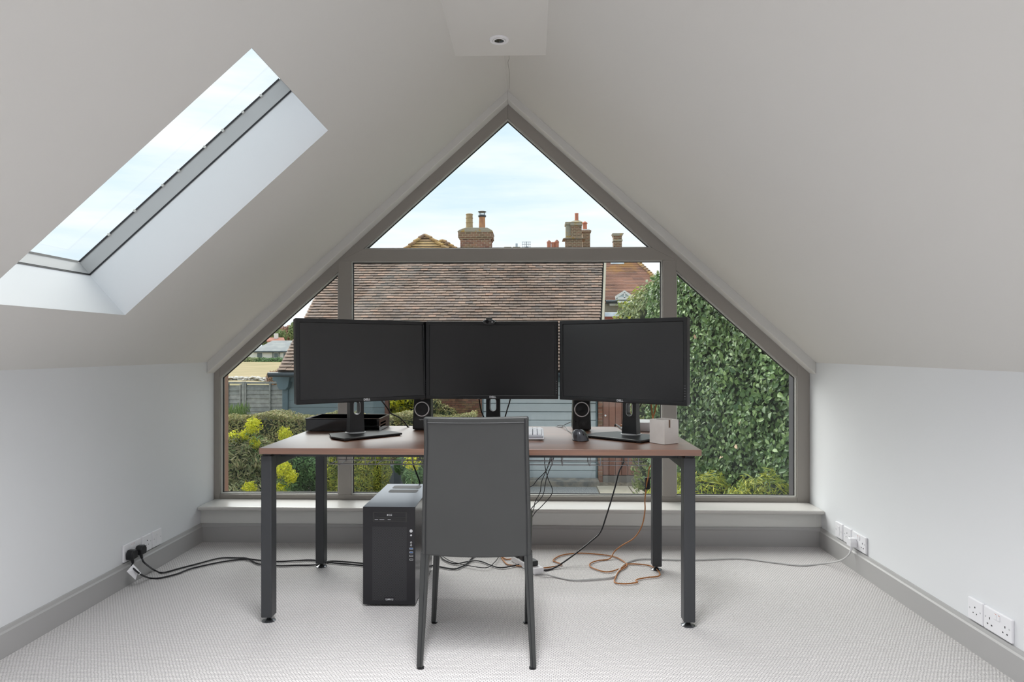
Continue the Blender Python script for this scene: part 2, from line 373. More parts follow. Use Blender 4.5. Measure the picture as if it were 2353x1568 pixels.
crack = MB(); cp = [atY(*p, Y) for p, Y in (((1167, 128), 3.16),((1168, 160), 3.45), ((1170, 172), 3.55), ((1167, 178), 3.62),((1171, 190), 3.75), ((1170, 206), 4.0))]
crack.tube([(p.x, p.y, zc(p.x)-.0005) for p in cp], .0011, 4, 1); crack.build('crack', mat('crack_line', (150, 146, 140), .9), ceiling)
struct('wall_rear', MB().prism([(XL, YB, 0), (XR, YB, 0), (XR, YB, ZK), (XA, YB, ZA), (XL, YB, ZK)], (0, -.1, 0)), mat('rear_wall_dimmed', (112, 110, 108), .8))  # unseen wall, colour darkened as if unlit to dim its reflections
# plastered downstand round the gable window
t1 = MB(); YD = 4.05; zb0, za0 = .986, 2.618
outer = [(XL, YD, zb0), (XL, YD, ZK), (XA-.03, YD, ZA-.015), (XA, YD, ZA-.004), (XA+.03, YD, ZA-.015), (XR, YD, ZK), (XR, YD, zb0)]
i_ = [(XA+.02, YD, za0-.014), (XA, YD, za0), (XA-.02, YD, za0-.014)]
for a, b in (((XL, zb0), (XA, za0)), ((XR, zb0), (XA, za0))):
    t1.prism([(a[0], YD, a[1]), (b[0], YD, b[1]), (b[0], YD, ZA+.1), (a[0], YD, ZK+.1)], (0, YW-YD+.02, 0))
struct('trim_1', t1, ceil_m, bevel=.004)
# sill board with rounded nosing
sb_ = MB(); sb_.box(XL, XR, 3.925, YW+.01, .190, .2145)
struct('trim_2', sb_, sill_m, bevel=.011, seg=4)
# skirtings with a moulded top
def skirt(name, a, b, nrm):
    a, b, n_ = Vector(a), Vector(b), Vector(nrm); m = MB(); h = .108
    prof = [(0, 0), (.019, 0), (.019, h-.018), (.013, h-.012), (.009, h), (0, h)]
    P0 = [a+n_*x+Vector((0, 0, z)) for x, z in prof]; m.prism(P0, b-a); return struct(name, m, skirt_m)
skirt('baseboard_left', (XL, YB, 0), (XL, YE+.02, 0), (1, 0, 0)); skirt('baseboard_right', (XR, YB, 0), (XR, YE+.02, 0), (-1, 0, 0))
skirt('baseboard_end', (XL, YE+.02, 0), (XR, YE+.02, 0), (0, -1, 0))

# ---- gable window
win = sempty('window_1'); FD = .07
def P(x, y, Y=YW): return atY(x, y, Y)
gl = P(505, 1141).x; gr = P(1832, 1143).x; gb = .243
ml0, ml1 = P(777, 900).x, P(806, 900).x; mr0, mr1 = P(1523, 900).x, P(1554, 900).x
zt0, zt1 = P(1163, 599).z, P(1163, 571).z
tl, tr_, ta = P(835, 571), P(1499, 570), P(1163, 272)
ll_, lu_ = P(505, 868), P(777, 625); rl_, ru_ = P(1832, 868), P(1554, 622)
def part(name, pts, d=FD, Y=YW, m=frame_m, bevel=.0025, parent=win):
    return MB().prism([(x, Y, z) for x, z in pts], (0, d, 0)).build(name, m, parent, bevel=bevel)
zsl = lambda X: zb0+.02+(za0-zb0+.02)*(1-abs(X-XA)/HW)
part('jamb', [(XL, .214), (gl, .214), (gl, ll_.z), (gl, zsl(gl)), (XL, zsl(XL))]); part('jamb', [(XR, .214), (gr, .214), (gr, rl_.z), (gr, zsl(gr)), (XR, zsl(XR))])
part('bottom_rail', [(gl, .214), (gr, .214), (gr, gb), (gl, gb)])
part('mullion', [(ml0, gb), (ml1, gb), (ml1, zt0), (ml0, zt0)], Y=YW-.001); part('mullion', [(mr0, gb), (mr1, gb), (mr1, zt0), (mr0, zt0)], Y=YW-.001)
part('transom', [(ml0, zt0), (mr1, zt0), (tr_.x, zt1), (tl.x, zt1)], Y=YW-.001)
part('raked_rail', [(gl, ll_.z), (ml0, lu_.z), (tl.x, zt1), (XA-.003, ta.z), (XA-.003, za0+.04), (gl, zsl(gl))])
part('raked_rail', [(gr, rl_.z), (mr1, ru_.z), (tr_.x, zt1), (XA-.003, ta.z), (XA-.003, za0+.04), (gr, zsl(gr))])
panes = [[(gl, gb), (ml0, gb), (ml0, lu_.z), (gl, ll_.z)], [(ml1, gb), (mr0, gb), (mr0, zt0), (ml1, zt0)],
         [(mr1, gb), (gr, gb), (gr, rl_.z), (mr1, ru_.z)], [(tl.x, zt1), (tr_.x, zt1), (XA-.003, ta.z)]]
def inset(poly, t):
    n = len(poly); P_ = [Vector(p) for p in poly]; c = sum(P_, Vector((0, 0)))/n; out = []
    L_ = []
    for i in range(n):
        a, b = P_[i], P_[(i+1) % n]; d = (b-a).normalized(); nn = Vector((-d.y, d.x))
        if nn.dot(c-a) < 0: nn = -nn
        L_.append((a+nn*t, d))
    for i in range(n):
        (p, d), (q, e) = L_[i-1], L_[i]; den = d.x*e.y-d.y*e.x; k = ((q-p).x*e.y-(q-p).y*e.x)/den; out.append(p+d*k)
    return out
for pn in panes:
    a, b, c_ = pn, inset(pn, .006), inset(pn, .010)
    MB().ring([(x, YW+.012, z) for x, z in a], [(x, YW+.012, z) for x, z in b], (0, .02, 0)).build('glazing_bead', bead_m, win)
    MB().ring([(x, YW+.03, z) for x, z in a], [(x, YW+.03, z) for x, z in c_], (0, .012, 0)).build('gasket', gasket_m, win)
    MB().prism([(x, YW+.036, z) for x, z in b], (0, .004, 0)).build('pane', glass_m, win)
MB().box(P(505, 900).x-.1, P(522, 900, 4.30).x, 4.24, 4.32, -.1, 1.1).build('cladding_post', brown_post_m, win, bevel=.003)
MB().box(P(1815, 900, 4.30).x, P(1845, 900, 4.30).x+.05, 4.24, 4.32, -.1, 1.15).build('cladding_post', dark_post_m, win, bevel=.003)
MB().box(XL-.1, XR+.1, 4.2, 4.36, .14, .212).build('outer_sill', brown_post_m, win, bevel=.004)

# ---- roof window in the left slope
sky = sempty('window_2')
def onsl(X, Y, d): return Vector((X+ns*d, Y, zc(X)+nc*d))
sh = MB(); sd = .225
cor = [(kx0, ky0), (kx1, ky0), (kx1, ky1), (kx0, ky1)]
tv = Vector((nc, 0, -ns))    # up the slope, x growing
def shrink(i, j, t, d):      # opening corner moved inward by t and outward through the roof by d
    X, Y = cor[i]; sx = 1 if i in (0, 3) else -1; sy = 1 if i in (0, 1) else -1
    return onsl(X, Y, d)+tv*(t*sx)+Vector((0, t*sy, 0))
def loop(t, d): return [shrink(i, 0, t, d) for i in range(4)]
def band(name, A, B, m, th=None):
    mb = MB()
    for i in range(4):
        j = (i+1) % 4; mb.add([A[i], A[j], B[j], B[i]], [(0, 1, 2, 3)])
    return mb.build(name, m, sky)
band('shaft_lining', loop(.0005, 0), loop(.0005, sd), wall_m)
band('gasket', loop(.003, sd-.003), loop(.003, sd+.006), gasket_m)
grey_frame_m = mat('roof_window_frame', (182, 183, 184), .5)
A = loop(.004, sd+.004); B = loop(.006, sd+.068)
band('sash_frame', A, B, grey_frame_m)
band('gasket', loop(.009, sd+.064), loop(.009, sd+.072), gasket_m)
mb = MB(); g_ = loop(.002, sd+.07); mb.prism(g_, slope_n*.004); mb.build('pane', glass_m, sky)
for t in (.15, .28, .42, .5, .63, .72, .82, .91):
    p = (A[3]-A[2])*0+loop(.009, sd+.066)[3].lerp(loop(.009, sd+.066)[2], t); MB().cyl(p+Vector((0, .003, 0)), p-Vector((0, .007, 0)), .006, n=8).build('glazing_clip', bead_m, sky)

# ---- downlight
dl = atZ(1147, 91, PZ); t = thing('downlight', dl, 'round white recessed ceiling downlight, unlit, in the boxed ridge soffit', 'ceiling light')
MB().lathe([(.030, -.001), (.030, -.006), (.040, -.006), (.043, -.002), (.043, 0), (.030, 0)], dl, 40).build('trim_ring', white_m, t, smooth_=True)
MB().lathe([(.021, -.004), (.021, -.0075), (.0285, -.0075), (.0285, -.004)], dl, 32).build('lamp_holder', white_m, t, smooth_=True)
MB().lathe([(.021, -.005), (.0, -.0078)], dl, 32).build('lens', gloss_m, t)

# ============================================================= DESK
DZ = .727; dx0, dx1, dy0, dy1 = -1.115, .683, 2.765, 3.59
desk = thing('desk', ((dx0+dx1)/2, (dy0+dy1)/2, 0), 'long walnut-topped desk on charcoal steel legs in front of the gable window', 'desk')
MB().box(dx0, dx1, dy0, dy1, DZ-.025, DZ).build('desktop', wood_m, desk, bevel=.0015)
lw, ld = .045, .058
legs = [(-1.117, 2.788), (.617, 2.788), (-1.117, 3.50), (.617, 3.50)]
for i, (x, y) in enumerate(legs):
    right = i in (1, 3); x0 = x; x1 = x+lw
    if right: x0, x1 = .617, .664
    g = MB().box(x0, x1, y, y+ld, .022, .692).build('leg', steel_m, desk, bevel=.004)
    MB().box(x0+.006, x1-.006, y+.006, y+ld-.006, .690, DZ-.025).build('spacer', black_m, g)
    c = Vector(((x0+x1)/2, y+ld/2, 0))
    MB().cyl(c+Vector((0, 0, .006)), c+Vector((0, 0, .024)), .006, n=10).build('foot_stem', black_m, g)
    MB().lathe([(.028, 0), (.028, .003), (.012, .009), (.008, .012)], c, 24).build('foot_disc', foot_m, g, smooth_=True)
for x0, x1 in ((-1.117, -1.072), (.617, .664)):
    MB().prism([(x0, 2.846, .640), (x0, 3.50, .640), (x0, 3.50, .690), (x0, 2.846, .690)], (x1-x0, 0, 0)).build('side_rail', steel_m, desk, bevel=.003)
MB().box(-1.072, .617, 2.90, 2.94, .672, .7015).build('cross_rail', steel_m, desk); MB().box(-1.072, .617, 3.44, 3.48, .672, .7015).build('cross_rail', steel_m, desk)
bk = thing('cable_basket', (-.2, 3.3, .58), 'grey wire cable tray slung under the walnut desktop', 'cable tray')
bx0, bx1 = -.965, .545
b = MB(); b.tube([(bx0, 3.24, .584), (bx1, 3.24, .584)], .0028, 6, 1); b.build('long_wire', wire_m, bk)
b = MB(); b.tube([(bx0, 3.36, .584), (bx1, 3.36, .584)], .0028, 6, 1); b.build('long_wire', wire_m, bk)
for k in range(9):
    for dxx in (0, .048):
        x = -.967+.1775*k+dxx
        if x > bx1-.01: continue
        w = MB(); w.tube([(x, 3.20, .70), (x, 3.225, .583), (x, 3.245, .580), (x, 3.36, .580), (x, 3.372, .60), (x, 3.385, .70)], .0022, 6, 1); w.build('cross_wire', wire_m, bk)

# ============================================================= CHAIR
ch = thing('chair', (-.2, 2.62, 0), 'dark grey leather dining chair seen from behind, pushed up to the desk', 'chair')
nx, nz_ = 12, 14; bm_ = MB(); bt = .034
def backpt(u, v, side):
    z = .392+(.897-.392)*v; y = 2.442-.102*v**1.3; w0, w1 = -.395, -.001
    x0 = w0+(.022)*min(1, v*1.2)**1.5; x1 = w1-.009*min(1, v*1.2)**1.5; x = x0+(x1-x0)*u
    bow = math.sin(math.pi*u)
    z += (-.0085*bow*(1-v)**4)+(-.004*bow+.003*u)*v**6
    y += .010*bow*v
    return (x, y+(bt if side else 0), z)
for s in (0, 1):
    for j in range(nz_+1):
        for i in range(nx+1): bm_.v.append(backpt(i/nx, j/nz_, s))
q = (nx+1)*(nz_+1)
for j in range(nz_):
    for i in range(nx):
        a = j*(nx+1)+i; bm_.f += [(a, a+1, a+nx+2, a+nx+1), (q+a, q+a+nx+1, q+a+nx+2, q+a+1)]
for i in range(nx): bm_.f += [(i, q+i, q+i+1, i+1), (nz_*(nx+1)+i, nz_*(nx+1)+i+1, q+nz_*(nx+1)+i+1, q+nz_*(nx+1)+i)]
for j in range(nz_): a = j*(nx+1); bm_.f += [(a, a+nx+1, q+a+nx+1, q+a), (a+nx, q+a+nx, q+a+2*nx+1, a+2*nx+1)]
br = bm_.build('backrest', leather_m, ch, smooth_=True, bevel=.006, seg=3)
def seamline(u, r=.0022, lift=.0012, v0=.0, v1=.985):
    return [tuple(Vector(backpt(u, v0+(v1-v0)*k/10, 0))-Vector((0, lift, 0))) for k in range(11)]
for u in (.035, .962): MB().tube(seamline(u), .0024, 6, 2).build('piping', seam_m, br)
MB().tube([tuple(Vector(backpt(.035+.927*k/8, .962, 0))-Vector((0, .001, 0))) for k in range(9)], .0022, 6, 2).build('piping', seam_m, br)
se = MB(); se.prism([(-.392, 2.45, .408), (-.402, 2.86, .420), (.004, 2.86, .420), (0, 2.45, .408)], (0, 0, .045))
se.build('seat', leather_m, ch, bevel=.012, seg=3)
def leg(top, bot, w0, d0, w1, d1):
    m = MB(); T_, B_ = Vector(top), Vector(bot)
    m.add([T_+Vector((-w0, -d0, 0)), T_+Vector((w0, -d0, 0)), T_+Vector((w0, d0, 0)), T_+Vector((-w0, d0, 0)),
           B_+Vector((-w1, -d1, 0)), B_+Vector((w1, -d1, 0)), B_+Vector((w1, d1, 0)), B_+Vector((-w1, d1, 0))],
          [(0, 1, 2, 3), (7, 6, 5, 4), (4, 5, 1, 0), (5, 6, 2, 1), (6, 7, 3, 2), (7, 4, 0, 3)])
    o = m.build('leg', leather_m, ch, bevel=.004, seg=2)
    sgn = 1 if T_.x < -.2 else -1
    s = MB(); s.tube([T_+Vector((w0*.25*sgn, -d0-.0005, -.004)), B_+Vector((w1*.25*sgn, -d1-.0005, .004))], .0014, 5, 1); s.build('seam', seam_m, o)
    MB().cyl(B_+Vector((.003*sgn, 0, -.005)), B_+Vector((.003*sgn, 0, .0)), .0125, n=12).build('glide', black_m, o)
leg((-.384, 2.462, .405), (-.396, 2.412, .005), .0155, .018, .0105, .011); leg((-.013, 2.462, .405), (.006, 2.422, .005), .0155, .018, .0105, .011)
leg((-.388, 2.835, .425), (-.405, 2.815, .005), .014, .016, .0095, .010); leg((-.012, 2.835, .425), (-.019, 2.825, .005), .014, .016, .0095, .010)

# ============================================================= MONITORS
def monitor(pos, rz, brz, label, swl, tilt=0, buttons=False):
    t = thing('monitor', pos, label, 'monitor', 'widescreen monitors', rz, local=True)
    Tm = Matrix.Translation((0, -.115, .353)) @ Matrix.Rotation(R(-tilt), 4, 'X')
    w, h, bz = .3195, .1875, .0185
    b_ = MB().ring([(-w, 0, -h), (w, 0, -h), (w, 0, h), (-w, 0, h)], [(-w+bz, 0, -h+bz), (w-bz, 0, -h+bz), (w-bz, 0, h-bz), (-w+bz, 0, h-bz)], (0, .016, 0), Tm)
    bez = b_.build('bezel', satin_m, t, bevel=.0035, seg=3)
    MB().box(-w+.002, w-.002, .014, .040, -h+.002, h-.002, Tm).build('rear_shell', silver_m if False else satin_m, t, bevel=.004)
    MB().box(-.2, .2, .038, .060, -.12, .12, Tm).build('rear_housing', satin_m, t, bevel=.006)
    MB().box(-w+bz-.002, w-bz+.002, .0045, .013, -h+bz-.002, h-bz+.002, Tm).build('screen', screen_m, t)
    lg = text_mb('D\u00D8LL' if False else 'DELL', .0125, .0004, .0006); xform(lg, Tm @ Matrix.Translation((.004, -.0006, -h+bz*.5)) @ FACE @ Matrix.Scale(1.15, 4, (1, 0, 0)))
    lg.build('logo', silver_m, bez, M=None)
    for k in range(6):
        c = Vector((w-bz*.5, -.0004, -h+.03+.011*k)); MB().box(c.x-.003, c.x+.003, -.0008, .001, c.z-.0006, c.z+.0006, Tm).build('button', wire_m, bez)
    # stand column with its oval cable hole
    def rr(cx, cz, hx, hz, r, n=8):
        o = []
        for qx, qz, a0 in ((1, 1, 0), (-1, 1, 90), (-1, -1, 180), (1, -1, 270)):
            for k in range(n):
                a = R(a0+90*k/(n-1)); o.append((cx+qx*(hx-r)+r*math.cos(a), cz+qz*(hz-r)+r*math.sin(a)))
        return o
    o_ = rr(0, .13, .0345, .042, .0005); i_ = rr(0, .13, .0145, .031, .0142)
    s = MB().ring([(x, -.018, z) for x, z in o_], [(x, -.018, z) for x, z in i_], (0, .036, 0))
    s.add([(-.0375, -.021, .008), (.0375, -.021, .008), (.0375, .021, .008), (-.0375, .021, .008), (-.0345, -.018, .088), (.0345, -.018, .088), (.0345, .018, .088), (-.0345, .018, .088)],
          [(0, 3, 2, 1), (4, 5, 6, 7), (0, 1, 5, 4), (1, 2, 6, 5), (2, 3, 7, 6), (3, 0, 4, 7)])
    s.box(-.0345, .0345, -.018, .018, .172, .40); colm = s.build('stand_column', satin_m, t)
    MB().ring([(x*1.0, -.0185, z) for x, z in rr(0, .13, .0165, .033, .0162)], [(x, -.0185, z) for x, z in i_], (0, .037, 0)).build('hole_rim', silver_m, colm, smooth_=True)
    MB().box(-.05, .05, -.062, -.016, .27, .40).build('mount_plate', satin_m, t, bevel=.004)
    Bm = Matrix.Rotation(brz, 4, 'Z')
    pl = [(-.152, -.165, 0), (.152, -.165, 0), (.16, -.06, 0), (.11, .05, 0), (-.11, .05, 0), (-.16, -.06, 0)]
    MB().prism([(x, y, .0035) for x, y, z in pl], (0, 0, .010), Bm).build('stand_base', satin_m, t, bevel=.004)
    MB().lathe([(.048, .0135), (.048, .0155), (.040, .0165)], (0, 0, 0), 32).build('swivel_ring', silver_m, t, smooth_=True)
    for x, y in ((-.135, -.15), (.135, -.15), (.09, .035), (-.09, .035)): MB().box(x-.01, x+.01, y-.006, y+.006, 0, .004, Bm).build('foot_pad', black_m, t)
    return t
monitor((-.830, 3.199, DZ), R(37.4), R(8), 'left monitor, angled inward, dark screen off, over the black letter tray', None, 2)
monitor((-.191, 3.400, DZ), R(0), R(0), 'centre monitor facing straight out with a webcam clipped on its top edge', None, 0)
monitor((.459, 3.168, DZ), R(-35.5), R(-5), 'right monitor, angled inward, behind the concrete cube', None, 0)

# webcam
wp = atY(1124, 740, 3.27); t = thing('webcam', wp, 'small black webcam clipped to the top of the centre monitor', 'webcam')
MB().lathe([(.0, -.012), (.007, -.012), (.0105, -.009), (.0115, 0), (.0105, .007), (0, .008)], (0, 0, 0), 28, 'y', Matrix.Translation(wp-Vector((0, .002, .001))) @ Matrix.Scale(2.75, 4, (1, 0, 0)) @ Matrix.Scale(1.25, 4, (0, 0, 1))).build('body', satin_m, t, smooth_=True)
MB().cyl(wp+Vector((-.009, -.0165, 0)), wp+Vector((-.009, -.013, 0)), .0085, n=20).build('lens', gloss_m, t)
MB().box(wp.x+.012, wp.x+.018, wp.y-.0150, wp.y-.0135, wp.z-.003, wp.z+.001).build('print', silver_m, t)
MB().box(wp.x-.016, wp.x+.012, wp.y+.004, wp.y+.05, wp.z+.0095, wp.z+.020).build('clip', satin_m, t, bevel=.002)
MB().box(wp.x-.014, wp.x+.010, wp.y+.062, wp.y+.068, wp.z-.03, wp.z+.016).build('clip_foot', satin_m, t)
MB().box(wp.x-.014, wp.x+.010, wp.y+.045, wp.y+.066, wp.z+.0105, wp.z+.0175).build('clip_arm', satin_m, t)

# ============================================================= SPEAKERS
def speaker(pos, label, knob, rz=0):
    t = thing('speaker', pos, label, 'speaker', 'desktop speakers', rz, local=True)
    h, w0, w1, d = .246, .0465, .040, .10
    b_ = MB().add([(-w0, -.055, .004), (w0, -.055, .004), (w0, .05, .004), (-w0, .05, .004), (-w1, -.030, h), (w1, -.030, h), (w1, .045, h), (-w1, .045, h)],
                  [(0, 3, 2, 1), (4, 5, 6, 7), (0, 1, 5, 4), (1, 2, 6, 5), (2, 3, 7, 6), (3, 0, 4, 7)])
    b_.build('cabinet', satin_m, t, bevel=.008, seg=3)
    def fy(z): return -.055+.025*(z-.004)/(h-.004)
    sh = Matrix.Rotation(R(-6), 4, 'X')
    for z in (.106, .192):
        Mx = Matrix.Translation((0, fy(z), z)) @ sh
        MB().lathe([(.0325, .001), (.0325, -.004), (.0365, -.004), (.038, .001)], (0, 0, 0), 40, 'y', Mx).build('driver_ring', white_m, t, smooth_=True)
        MB().lathe([(0, .000), (.012, -.001), (.026, -.003), (.032, -.002), (.032, .001)], (0, 0, 0), 32, 'y', Mx).build('driver', black_m, t, smooth_=True)
    if knob:
        Mx = Matrix.Translation((0, fy(.036), .036)) @ sh
        MB().lathe([(.017, .001), (.017, -.003), (.0155, -.003), (.0155, -.008), (.0, -.009)], (0, 0, 0), 28, 'y', Mx).build('knob', black_m, t, smooth_=True)
        for x in (-.029, .029): MB().cyl((x, fy(.046)-.0012, .046), (x, fy(.046)+.001, .046), .003, n=10).build('jack', gloss_m, t)
    else:
        lt = text_mb('logitech', .0085, .0003); xform(lt, Matrix.Translation((0, fy(.055)-.001, .055)) @ sh @ FACE); lt.build('print', silver_m, t)
    MB().box(-.035, .035, -.04, .04, 0, .005).build('foot_pad', black_m, t)
    return t
speaker((-.548, 3.445, DZ), 'black tower speaker with white rings between the left and centre monitors', False)
speaker((.249, 3.447, DZ), 'black tower speaker with a volume knob, left of the right monitor stand', True)

# ============================================================= LETTER TRAY
t = thing('letter_tray', (-.945, 3.47, DZ), 'glossy black letter tray on the left end of the desk', 'letter tray')
x0, x1, y0, y1, z0, z1 = -1.112, -.748, 3.335, 3.58, DZ+.003, DZ+.060
MB().box(x0, x1, y0, y0+.004, z0, z1).build('front_wall', gloss_m, t, bevel=.001); MB().box(x0, x1, y1-.004, y1, z0, z1).build('back_wall', gloss_m, t, bevel=.001)
MB().box(x0, x0+.004, y0+.004, y1-.004, z0, z1).build('side_wall', gloss_m, t)
for za, zb in ((z0, z0+.016), (z0+.024, z0+.030), (z1-.018, z1)): MB().box(x1-.004, x1, y0+.004, y1-.004, za, zb).build('side_slat', gloss_m, t)
for ya, yb in ((y0+.004, y0+.03), (y1-.09, y1-.004)): MB().box(x1-.006, x1-.001, ya, yb, z0, z1-.002).build('side_post', gloss_m, t)
MB().box(x0+.003, x1-.004, y0+.004, y1-.004, z0, z0+.004).build('floor_plate', gloss_m, t)
MB().ring([(x0-.004, y0-.004, z1), (x1+.004, y0-.004, z1), (x1+.004, y1+.004, z1), (x0-.004, y1+.004, z1)], [(x0+.007, y0+.007, z1), (x1-.007, y0+.007, z1), (x1-.007, y1-.007, z1), (x0+.007, y1-.007, z1)], (0, 0, .004)).build('rim', gloss_m, t, bevel=.0015)
for x in (x0+.02, x1-.02):
    for y in (y0+.02, y1-.02): MB().cyl((x, y, DZ), (x, y, z0), .006, n=10).build('foot_pad', black_m, t)

# ============================================================= KEYBOARD, MOUSE
t = thing('keyboard', (-.16, 3.09, DZ), 'white keyboard half hidden behind the chair back', 'keyboard')
Km = Matrix.Translation((0, 3.02, DZ+.012)) @ Matrix.Rotation(R(7), 4, 'X')
MB().box(-.375, .055, 0, .165, -.006, .002, Km).build('base', clear_m, t, bevel=.002)
MB().box(-.372, .052, .002, .163, .002, .007, Km).build('body', white_m, t, bevel=.002)
MB().box(-.372, .052, .0, .018, -.004, .0075, Km).build('front_edge', mat('grey_keyboard_edge', (150, 153, 160), .4), t, bevel=.002)
MB().box(-.365, .046, .022, .148, .0066, .0076, Km).build('key_bed', mat('key_bed', (96, 98, 106), .5), t)
me = tmpmesh('key', MB().box(-.0086, .0086, -.0086, .0086, 0, .007), keys_m)
for r_ in range(6):
    for k in range(20):
        inst('key', me, t, Km @ Matrix.Translation((-.354+.0205*k, .034+.0205*r_, .0076)))
for x in (-.36, .04): MB().box(x-.01, x+.01, 3.15, 3.17, DZ, DZ+.026).build('riser', clear_m, t)
t = thing('mouse', (.218, 3.05, DZ), 'graphite computer mouse on the desk in front of the knobbed speaker', 'mouse')
g = MB(); nu, nv = 22, 12
for j in range(nv+1):
    a = (math.pi/2)*j/nv
    for i in range(nu):
        th = 2*math.pi*i/nu; cx_, sy_ = math.cos(th), math.sin(th); rr_ = math.cos(a)**.55
        X = .0365*cx_*rr_*(1+.08*sy_)+(-.010*math.sin(a)); Y = .058*sy_*rr_; Z = .046*math.sin(a)**.9*(1-.25*(sy_*rr_)) if a else 0
        g.v.append((.218+X, 3.05+Y, DZ+.002+max(0, Z)))
for j in range(nv):
    for i in range(nu): g.f.append((j*nu+i, j*nu+(i+1) % nu, (j+1)*nu+(i+1) % nu, (j+1)*nu+i))
g.f.append(tuple(range(nv*nu, nv*nu+nu))); g.f.append(tuple(range(nu-1, -1, -1)))
g.build('shell', mouse_m, t, smooth_=True)
MB().cyl((.225, 3.003, DZ+.034), (.229, 3.003, DZ+.034), .006, n=14).build('wheel', black_m, t)
MB().box(.192, .196, 2.997, 3.02, DZ+.024, DZ+.030).build('side_button', black_m, t)
MB().lathe([(.036, 0), (.038, .003)], (.218, 3.05, DZ), 24, M=Matrix.Translation((.218, 3.05, 0)) @ Matrix.Scale(1.5, 4, (0, 1, 0)) @ Matrix.Translation((-.218, -3.05, 0))).build('skid_plate', black_m, t)

# ============================================================= CONCRETE CUBE, ROUND HUB
cc = atZ(1527, 1023, DZ); t = thing('concrete_cube_pot', (cc.x, cc.y, DZ), 'pale concrete cube lamp base with a slot in its side, right end of the desk', 'lamp', rz=0)
a_ = R(36); ex = Vector((math.cos(a_), math.sin(a_), 0)); ey = Vector((-math.sin(a_), math.cos(a_), 0)); s_ = .086; hz_ = .103
c2 = cc+ex*0; Mc = Matrix((( ex.x, ey.x, 0, cc.x), (ex.y, ey.y, 0, cc.y), (0, 0, 1, DZ), (0, 0, 0, 1)))
# outline ring with round well; the +x face carries the slot
n_ = 32; oo = []; ii = []
for k in range(n_):
    a = 2*math.pi*k/n_; dx, dy = math.cos(a), math.sin(a); m_ = max(abs(dx), abs(dy)); oo.append((s_/2+dx/m_*s_/2, s_/2+dy/m_*s_/2)); ii.append((s_/2+dx*.034, s_/2+dy*.034))
Mz = Mc
cub = MB().ring([(x, y, .012) for x, y in oo], [(x, y, .012) for x, y in ii], (0, 0, hz_-.012), Mz)
cub.box(0, s_, 0, s_, .0015, .0125, Mz); cub.build('block', concrete_m, t)
MB().box(s_*.30, s_*.40, -.0006, .004, hz_-.032, hz_+.0004, Mz).build('slot', mat('slot_shade', (104, 82, 66), .9), t)
MB().box(.006, s_-.006, .006, s_-.006, 0, .002, Mz).build('base_pad', mat('cork_pad', (120, 96, 74), .9), t)
hp = Vector((.572, 3.46, DZ)); t = thing('round_hub', hp, 'round white hub lying behind the concrete cube on the desk', 'box')
MB().lathe([(.086, .002), (.088, .006), (.088, .040), (.085, .044), (0, .044)], hp, 48).build('housing', white_m, t, smooth_=True)
MB().lathe([(.082, 0), (.082, .003)], hp, 32).build('base_ring', mat('copper_band', (150, 104, 78), .5), t)

# ============================================================= COMPUTER TOWER
tx0, tx1, ty0, ty1, tz0, tz1 = -.741, -.511, 2.985, 3.50, .010, .437
t = thing('computer_tower', ((tx0+tx1)/2, (ty0+ty1)/2, 0), 'black aluminium computer tower standing on the carpet under the desk', 'computer')
MB().box(tx0, tx1, ty0+.004, ty1, tz0, tz1-.001).build('side_panels', caseside_m, t, bevel=.001)
top = MB().box(tx0, tx1, ty0+.002, ty1, tz1-.001, tz1+.0015).build('top_panel', mat('reflection_toned_top', (132, 137, 146), .33, .85), t)  # bright reflection on the black top is put into its colour
MB().box(tx0-.0005, tx1+.0005, ty0, ty0+.0045, tz0, tz1+.001).build('front_panel', case_m, t, bevel=.001)
def TF(x, y): return atY(x, y, ty0)
def fbox(name, xa, ya, xb, yb, m, d=.0006, d2=.001, par=None):
    p, q_ = TF(xa, ya), TF(xb, yb); return MB().box(p.x, q_.x, ty0-d, ty0+d2, q_.z, p.z).build(name, m, par or t)
fbox('drive_bay', 857, 1177, 935, 1200, gloss_m, .0003)
fbox('drive_door', 860, 1179, 932, 1189, case_m, .0012); fbox('drive_fascia', 860, 1190, 932, 1198.5, black_m, .0009)
lt = text_mb('LG', .0105, .0003, .0003); p = TF(897.5, 1184); xform(lt, Matrix.Translation((p.x, ty0-.0016, p.z)) @ FACE); lt.build('drive_logo', silver_m, t)
p = TF(891, 1184); MB().cyl((p.x, ty0-.0018, p.z), (p.x, ty0-.0012, p.z), .0036, n=18).build('drive_emblem', silver_m, t)
for xa, xb in ((861, 869), (872, 883), (891, 898)): fbox('drive_print', xa, 1193.5, xb, 1195.5, wire_m, .0011)
# perforated intake
mm = mat('perforated_mesh', (46, 46, 50), .4, .3); n = mm.node_tree; bb = n.nodes['Principled BSDF']; tcx = N('ShaderNodeTexCoord', n); vr = N('ShaderNodeTexVoronoi', n)
vr.inputs['Randomness'].default_value = 0; vr.inputs['Scale'].default_value = 200; mpp = N('ShaderNodeMapping', n); mpp.inputs['Rotation'].default_value = (0, R(45), 0); mpp.inputs['Location'].default_value = (0, .0025, 0)
rr2 = N('ShaderNodeValToRGB', n); rr2.color_ramp.elements[0].position = .30; rr2.color_ramp.elements[1].position = .42; rr2.color_ramp.elements[0].color = (.002, .002, .002, 1); rr2.color_ramp.elements[1].color = lin((66, 66, 70))
cmb = N('ShaderNodeCombineXYZ', n); spp = N('ShaderNodeSeparateXYZ', n)
n.links.new(tcx.outputs['Object'], mpp.inputs[0]); n.links.new(mpp.outputs[0], spp.inputs[0]); n.links.new(spp.outputs[0], cmb.inputs[0]); n.links.new(spp.outputs[2], cmb.inputs[1])
n.links.new(cmb.outputs[0], vr.inputs[0]); n.links.new(vr.outputs[0], rr2.inputs[0]); n.links.new(rr2.outputs[0], bb.inputs['Base Color'])
